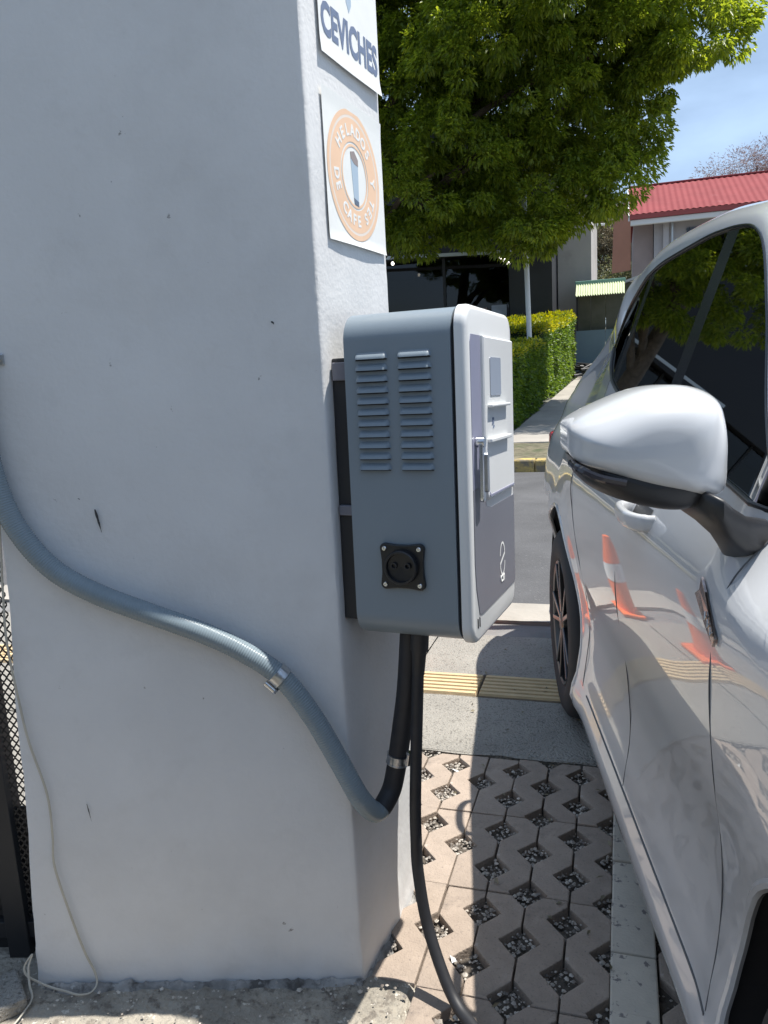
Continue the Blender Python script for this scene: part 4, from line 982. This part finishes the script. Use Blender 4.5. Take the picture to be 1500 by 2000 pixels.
# hedges
def hedge(name, label, x0, x1, y0, y1, h, skew, dens, young):
    e = empty(name, ((x0 + x1) / 2, (y0 + y1) / 2, zfar((y0 + y1) / 2))); inv = Matrix.Translation(e.location).inverted(); tag(e, label, 'hedge', 'clipped hedges beside the path')
    P = lambda x, y, z: (x + (y - y0) * skew, y, zfar(y) + z)
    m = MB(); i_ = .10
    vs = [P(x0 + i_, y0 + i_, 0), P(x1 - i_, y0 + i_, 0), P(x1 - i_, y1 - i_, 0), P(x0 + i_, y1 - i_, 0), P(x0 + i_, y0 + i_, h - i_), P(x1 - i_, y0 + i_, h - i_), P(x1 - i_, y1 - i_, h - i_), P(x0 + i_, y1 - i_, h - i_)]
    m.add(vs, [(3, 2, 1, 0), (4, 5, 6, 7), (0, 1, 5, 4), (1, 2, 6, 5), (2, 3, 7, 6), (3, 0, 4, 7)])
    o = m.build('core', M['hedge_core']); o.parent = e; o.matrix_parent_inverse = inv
    cs, nr = [], []
    for area, fn, nn in (((x1 - x0) * h, lambda a, b2: P(x0 + (x1 - x0) * a, y0, h * b2), (0, -1, .15)), ((y1 - y0) * h, lambda a, b2: P(x1, y0 + (y1 - y0) * a, h * b2), (1, -.05, .15)), ((x1 - x0) * (y1 - y0), lambda a, b2: P(x0 + (x1 - x0) * a, y0 + (y1 - y0) * b2, h), (0, 0, 1))):
        k = int(area * dens); a = RNG.uniform(0, 1, k); b2 = RNG.uniform(0, 1, k)
        for i in range(k):
            p = fn(a[i], b2[i]); w = noise.noise((p[0] * 2.2, p[1] * 2.2, p[2] * 2.2)) * .10 + noise.noise((p[0] * 7, p[1] * 7, p[2] * 7)) * .05 - abs(RNG.normal()) * .045
            # soften the edges of the clipped box
            rz_ = max(0, p[2] - (zfar(p[1]) + h - .14)) if nn[2] < .5 else 0
            w -= rz_ * rz_ * 3.0
            cs.append((p[0] + nn[0] * w, p[1] + nn[1] * w, p[2] + nn[2] * w)); nr.append(nn)
    cs = np.array(cs); nr = np.array(nr, float); ds = nr + RNG.normal(size=cs.shape) * .6
    top = np.array([c[2] > zfar(c[1]) + h - .14 - .1 * RNG.uniform() for c in cs]); yg = top & (RNG.uniform(size=len(cs)) < young)
    o = link('foliage', leaves_mesh('foliage', cs[~yg], ds[~yg], .075, .045, M['leaf_hedge'], .1), e); o.matrix_parent_inverse = inv
    c2 = cs[yg]; o = link('young_shoots', leaves_mesh('young_shoots', c2 + np.array([0, 0, .03]), ds[yg] + np.array([0, 0, .6]), .085, .045, M['leaf_young'], .05), e); o.matrix_parent_inverse = inv
hedge('clipped_hedge', 'clipped green hedge nearest the street, its front face in shade', -5.2, -1.82, 13.6, 17.1, 1.34, .072, 1150, .35)
hedge('clipped_hedge', 'taller yellow-tipped hedge behind the first one, beside the path', -5.6, -1.62, 17.6, 21.0, 1.62, .10, 900, .75)
hedge('clipped_hedge', 'far end of the yellow-tipped hedges next to the grey wall', -3.2, -1.30, 21.2, 22.4, 1.72, .05, 800, .7)

# ================================================================== BUILDINGS BEYOND
sp_ = empty('shop_building', (-8, 23, zfar(23))); tag(sp_, 'dark shopfront in shade behind the tree, with glass bays and a pale beam', 'building')
SI = Matrix.Translation(sp_.location).inverted()
def spart(m, name, mt, parent=None, **k):
    o = m.build(name, mt, **k); o.parent = parent or sp_
    if not parent: o.matrix_parent_inverse = SI
    return o
gz0 = zfar(22)
spart(MB().box(-16, -1.78, 26.5, 26.8, gz0 - .5, 7.9), 'back_wall', M['shop_inside'])
spart(MB().box(-16, -2.95, 22.3, 26.5, gz0 - .5, gz0 + .05), 'floor', M['dark_wall'])
spart(MB().box(-16, -1.78, 21.9, 26.5, 4.42, 7.9), 'upper_storey', M['dark_board'], bevel=.02)
spart(MB().box(-2.95, -1.78, 22.2, 26.5, gz0 - .5, 4.42), 'end_wall', M['dark_wall'])
spart(MB().bar((-10, 21.05, 4.56), (-2.72, 21.0, 4.235), .07, .085), 'beam', M['alu'])
for i in range(7):
    x0 = -16 + 1.864 * i
    w = spart(MB().box(x0 + .04, x0 + 1.824, 22.40, 22.42, gz0 + .1, 4.38), 'window', M['shop_glass'])
    spart(MB().box(x0 - .04, x0 + .04, 22.36, 22.46, gz0, 4.42), 'mullion', M['dark_wall'])
for i in range(26):
    x, z = random.uniform(-9, -3.2), random.uniform(gz0 + .9, gz0 + 2.5); w, h = random.uniform(.15, .5), random.uniform(.12, .5)
    spart(MB().box(x, x + w, 24.2 + random.uniform(0, 1.5), 25.9, z, z + h), 'shelf_goods', M[random.choice(('shop_thing', 'poster_grey', 'shop_thing', 'panel_green'))], bevel=.02)
spart(MB().box(-3.48, -3.05, 22.34, 22.352, gz0 + .95, gz0 + 2.15), 'door_notice', M['poster_grey'])
spart(MB().lathe([(0, .001), (0, .16)], (-4.15, 22.33, gz0 + 1.72), 'y', 20), 'round_sticker', M['poster_warm'], fix=False)
spart(MB().box(-3.78, -3.60, 22.34, 22.35, gz0 + 1.55, gz0 + 2.1), 'door_notice', M['shop_thing'])
# festoon bulbs hanging from the beam
for x, y, z in ((-5.92, 20.95, 4.22), (-2.98, 20.9, 4.10), (-2.88, 20.9, 4.02), (-2.78, 20.9, 3.93)):
    e = empty('festoon_bulb', (x, y, z)); tag(e, {-5.92: 'lone lit festoon bulb at the left end of the shop beam', -2.98: 'highest of three lit festoon bulbs at the right end of the beam', -2.88: 'middle one of three lit festoon bulbs at the right end of the beam', -2.78: 'lowest of three lit festoon bulbs, nearest the white post'}[x], 'bulb', 'festoon bulbs under the shop beam')
    MB().lathe([(-.05, 0), (-.045, .025), (-.02, .042), (.01, .040), (.04, .02)], (0, 0, 0), 'z', 14).build('globe', M['bulb'], e, smooth=True)
    MB().tube([(0, 0, .03), (0, 0, .12)], .018, 8).build('socket', M['black_matte'], e)
    MB().tube([(0, 0, .11), (0, 0, .30)], .005, 6).build('cord', M['black_matte'], e)
pl = empty('white_post', (-1.86, 17.3, zfar(17.3))); tag(pl, 'slim white post in front of the dark shop, rising into the tree', 'post')
MB().tube([(0, 0, 0), (-.11, 0, 5.6)], .055, 14).build('shaft', M['white_pole'], pl, smooth=True); MB().box(-.12, .12, -.12, .12, 0, .03).build('base_plate', M['white_pole'], pl)
# grey rendered building
cw_ = empty('grey_building', (-1.3, 24.5, zfar(24))); tag(cw_, 'plain grey rendered wall between the dark shop and the green tin roof', 'building')
CI = Matrix.Translation(cw_.location).inverted(); g = zfar(24) - .3
for nm, bx, mt in (('wall', (-1.76, -.80, 24.0, 30.0, g, 7.4), 'concrete_wall'), ('plinth', (-1.40, -1.33, 23.97, 23.995, g, 2.75), 'gap'), ('parapet', (-1.78, -.76, 23.95, 30.05, 7.402, 7.55), 'concrete_wall')):
    o = MB().box(*bx).build(nm if nm != 'plinth' else 'slit', M[mt], bevel=.01); o.parent = cw_; o.matrix_parent_inverse = CI
# street light
sl_ = empty('street_light', (-.86, 27.0, zfar(27))); tag(sl_, 'pale street light pole beside the grey building', 'street light')
hh = 6.35 - zfar(27)
MB().tube([(0.03, 0, 0), (-.03, 0, hh)], [.055, .045], 12).build('pole', M['white_pole'], sl_, smooth=True)
MB().tube(smooth_path([(-.02, 0, hh - .75), (.10, -.05, hh - .70), (.20, -.1, hh - .72)], 5), .02, 8).build('arm', M['white_pole'], sl_, smooth=True)
MB().box(.14, .40, -.16, -.04, hh - .76, hh - .70).build('lamp_head', M['white_pole'], sl_, bevel=.02)
# green tin-roofed kiosk
ki = empty('tin_kiosk', (-.4, 23.4, zfar(23.2))); tag(ki, 'small kiosk with a pale green corrugated tin roof and blue-grey panel', 'kiosk'); KI = Matrix.Translation(ki.location).inverted()
def kp(m, name, mt, **k): o = m.build(name, mt, **k); o.parent = ki; o.matrix_parent_inverse = KI; return o
kp(MB().grid(lambda u, v: (-1.20 + 1.32 * u, 23.4 - .60 * v, 3.52 - .40 * v + .018 * math.sin(u * 2 * math.pi * 20)), 200, 3), 'tin_roof', M['tin_green'], fix=False, smooth=True)
kp(MB().box(-1.23, .14, 23.33, 23.46, 3.45, 3.57), 'ridge_flashing', M['tin_edge'], bevel=.01)
for k in range(4):
    x = -1.21 + .41 * k; kp(MB().box(x, x + .40, 23.42, 23.46, 2.19, 3.42), 'upper_panel', M['panel_green'], bevel=.004)
for k in range(2):
    x = -1.22 + .82 * k; kp(MB().box(x, x + .81, 23.2, 23.26, .80, 2.185), 'lower_panel', M['panel_blue'], bevel=.004)
for x in (-1.20, .42): kp(MB().box(x, x + .05, 23.27, 23.33, .80, 3.42), 'post', M['dark_wall'])
kp(MB().box(.13, 2.2, 23.5, 23.6, .8, 3.45), 'side_wall', M['dark_wall'])
kp(MB().add([(.13, 23.3, 3.49), (2.3, 23.3, 4.14), (2.3, 26, 4.14), (.13, 26, 3.49), (.13, 23.3, 3.42), (2.3, 23.3, 4.07), (2.3, 26, 4.07), (.13, 26, 3.42)], [(0, 1, 2, 3), (7, 6, 5, 4), (0, 4, 5, 1), (1, 5, 6, 2), (2, 6, 7, 3), (3, 7, 4, 0)]), 'side_roof', M['alu'])
# red-roofed house
ho = empty('red_roof_house', (6, 42, zfar(42))); tag(ho, 'house with a red corrugated roof behind the car', 'house'); HI = Matrix.Translation(ho.location).inverted()
def hpz(m, name, mt, **k): o = m.build(name, mt, **k); o.parent = ho; o.matrix_parent_inverse = HI; return o
hg = zfar(40) - .5
hpz(MB().box(1.55, 16, 40.8, 48.5, hg, 7.85), 'wall', M['house_wall']); hpz(MB().box(.62, 1.52, 41.1, 48.0, hg, 7.85), 'side_wall', M['house_side'])
rf_ = hpz(MB().grid(lambda u, v: (.42 + 17 * u, 39.9 + 4.6 * v, 8.02 + 2.12 * v + .016 * math.sin(u * 2 * math.pi * 62)), 620, 2), 'roof', M['roof_red'], fix=False, smooth=True)
hpz(MB().grid(lambda u, v: (.42 + 17 * u, 49.1 - 4.6 * v, 8.02 + 2.12 * v), 2, 2), 'rear_roof', M['roof_red'], fix=False)
hpz(MB().box(.40, 17.4, 44.35, 44.65, 10.10, 10.19), 'ridge_cap', M['roof_red'], bevel=.02); hpz(MB().box(.42, 17.4, 39.84, 39.90, 7.78, 7.99), 'fascia', M['fascia_red']); hpz(MB().box(.46, 17.4, 39.91, 40.1, 7.52, 7.775), 'gutter', M['fascia_white'], bevel=.03)
m = MB().add([(.36, 39.85, 7.98), (.36, 44.5, 10.12), (.36, 44.5, 9.85), (.36, 39.85, 7.72), (.42, 39.85, 7.98), (.42, 44.5, 10.12), (.42, 44.5, 9.85), (.42, 39.85, 7.72)], [(0, 1, 2, 3), (7, 6, 5, 4), (0, 4, 5, 1), (1, 5, 6, 2), (2, 6, 7, 3), (3, 7, 4, 0)]); hpz(m, 'barge_board', M['fascia_white'])
hpz(MB().add([(-.30, 43, 9.0), (.50, 42.2, 9.1), (.50, 42.2, 5.75), (-.42, 43, 5.75), (-.30, 43.1, 9.0), (.50, 42.3, 9.1), (.50, 42.3, 5.75), (-.42, 43.1, 5.75)], [(0, 1, 2, 3), (7, 6, 5, 4), (0, 4, 5, 1), (1, 5, 6, 2), (2, 6, 7, 3), (3, 7, 4, 0)]), 'brown_gable', M['brown_wall'])
hpz(MB().box(1.95, 2.2, 40.5, 40.75, hg, 7.85), 'corner_post', M['house_wall'])
hpz(MB().tube([(2.35, 40.45, 7.6), (2.35, 40.45, hg)], .05, 8), 'downpipe', M['alu'])
for x in (3.0, 7.0, 11.0):
    w = hpz(MB().box(x, x + 1.6, 40.72, 40.79, 5.9, 7.3), 'window', M['window_dark'])
    for k in range(6): o = MB().box(x + .1 + .28 * k, x + .13 + .28 * k, 40.66, 40.70, 5.9, 7.3).build('window_bar', M['dark_wall'], w)
    o = MB().box(x - .08, x + 1.68, 40.66, 40.80, 5.8, 5.895).build('sill', M['house_wall'], w)
# background trees
def far_tree(name, label, lobs, mt, base, clump, per, dens, ll, lw):
    e = empty(name, base); tag(e, label, 'tree'); inv = Matrix.Translation(Vector(base)).inverted()
    cs, ds = crown_points(lobs, clump, per, dens)
    o = link('crown', leaves_mesh('crown', cs, ds, ll, lw, mt, .1), e); o.matrix_parent_inverse = inv
    top = lobs[0]; bv = Vector(base)
    o = MB().tube(smooth_path([bv, bv.lerp(Vector(top[:3]), .5) + Vector((.1, 0, 0)), Vector(top[:3])], 5), [.35 - .28 * i / 10 for i in range(11)], 10).build('trunk', M['bark'], smooth=True); o.parent = e; o.matrix_parent_inverse = inv
    for l in lobs[1:6]:
        a = bv.lerp(Vector(top[:3]), .55); o = MB().tube([a, a.lerp(Vector(l[:3]), .5) + Vector((0, 0, .3)), Vector(l[:3])], [.14, .09, .04], 7).build('limb', M['bark'], smooth=True); o.parent = e; o.matrix_parent_inverse = inv
far_tree('dry_tree', 'brownish dry tree seen between the grey building and the house', [(-.6, 58, 8.2, 1.9), (-1.8, 58.5, 9.2, 1.6), (.6, 58.4, 9.4, 1.7), (-.4, 58, 10.2, 1.5), (1.6, 58, 8.2, 1.6), (-2.2, 58, 7.4, 1.6), (.3, 57.6, 6.9, 1.5)], M['leaf_dry'], (-.5, 58, zfar(58) - .2), .6, 36, 26, .26, .10)
far_tree('low_tree', 'dull green scrub tree below the dry tree, behind the kiosk', [(-.6, 50, 5.6, 1.3), (.6, 50.2, 5.2, 1.3), (-1.6, 50, 5.0, 1.2), (.0, 50, 6.3, .9), (1.6, 50, 5.2, 1.2)], M['leaf_dull'], (-.4, 50, zfar(50) - .2), .5, 36, 30, .20, .09)
far_tree('dark_pine', 'small dark tree top beyond the street light', [(-.9, 74, 13.4, 1.0), (-1.3, 74, 12.3, 1.3), (-.6, 74, 11.2, 1.6)], M['leaf'], (-.9, 74, zfar(74) - .2), .5, 30, 30, .30, .10)
far_tree('purple_tree', 'thin purplish tree crown showing above the red roof', [(9.0, 72, 15.6, 2.0), (7.2, 72, 15.2, 1.3), (10.6, 72, 16.2, 1.8), (11.8, 72.5, 15.8, 2.0), (13.4, 72, 15.6, 2.2), (9.8, 71.5, 14.2, 2.2), (12, 72, 14, 2.5)], M['leaf_purple'], (10, 72, zfar(72) - .2), .55, 20, 20, .30, .05)
# scrap heap by the kiosk
m = MB()
for k in range(46):
    a = Vector((random.uniform(-1.1, .3), 22.4 + random.uniform(-.4, .4), zfar(22.4) + random.uniform(.02, .30))); d = Vector((random.uniform(-.5, .5), random.uniform(-.3, .3), random.uniform(-.12, .12)))
    m.tube([a - d, a + d * .2 + Vector((0, 0, .05)), a + d], random.uniform(.018, .04), 6)
tag(m.build('scrap_pile', M['black_matte'], smooth=True), 'heap of black scrap pipes on the path in front of the kiosk', 'scrap', kind='stuff')
# traffic cone on the pavement behind the column (mirrored in the car door)
for cx_, cy_, lb in ((-1.0, 3.12, 'orange traffic cone on the slab behind the column, mirrored near the wing badge'), (-.78, 3.72, 'orange traffic cone in the gutter behind the charger, mirrored low on the rear door')):
    bo = empty('traffic_cone', (cx_, cy_, 0 if cy_ < 3.5 else -.016)); tag(bo, lb, 'cone', 'traffic cones mirrored in the car')
    MB().box(-.11, .11, -.11, .11, .002, .022).build('foot', M['orange'], bo, bevel=.006)
    MB().lathe([(.022, .085), (.16, .068), (.30, .048), (.45, .024), (.455, 0)], (0, 0, 0), 'z', 24).build('body', M['orange'], bo, smooth=True)
    MB().lathe([(.20, .064), (.30, .0495)], (0, 0, 0), 'z', 24).build('band', M['box_white'], bo, smooth=True)
# dry leaves blown over the paving
n_l = 46; pc = np.column_stack([RNG.uniform(-.6, .0, n_l), RNG.uniform(1.3, 3.4, n_l), np.full(n_l, .006)]); pd_ = RNG.normal(size=(n_l, 3)) * np.array([1, 1, .12])
tag(link('leaf_litter', leaves_mesh('leaf_litter', pc, pd_, .022, .010, M['leaf_dry'], .05)), 'tiny dry leaves scattered over the pavers and concrete slab', 'leaf litter', kind='stuff')
# litter
for i, (x, y, w, l, a, lb) in enumerate(((-.352, 1.462, .013, .018, .5, 'small white paper scrap lying in a paver opening near the cable'), (-.515, 2.268, .012, .035, 1.2, 'white paper scrap in the opening nearest the concrete slab'))):
    o = MB().grid(lambda u, v: (w * (u - .5), l * (v - .5), .004 * math.sin(u * 2.6 + v * 2)), 4, 4).build('paper_scrap', M['paper'], fix=False, smooth=True); o.location = (x, y, -.006); o.rotation_euler = (.1, .15, a); tag(o, lb, 'litter')
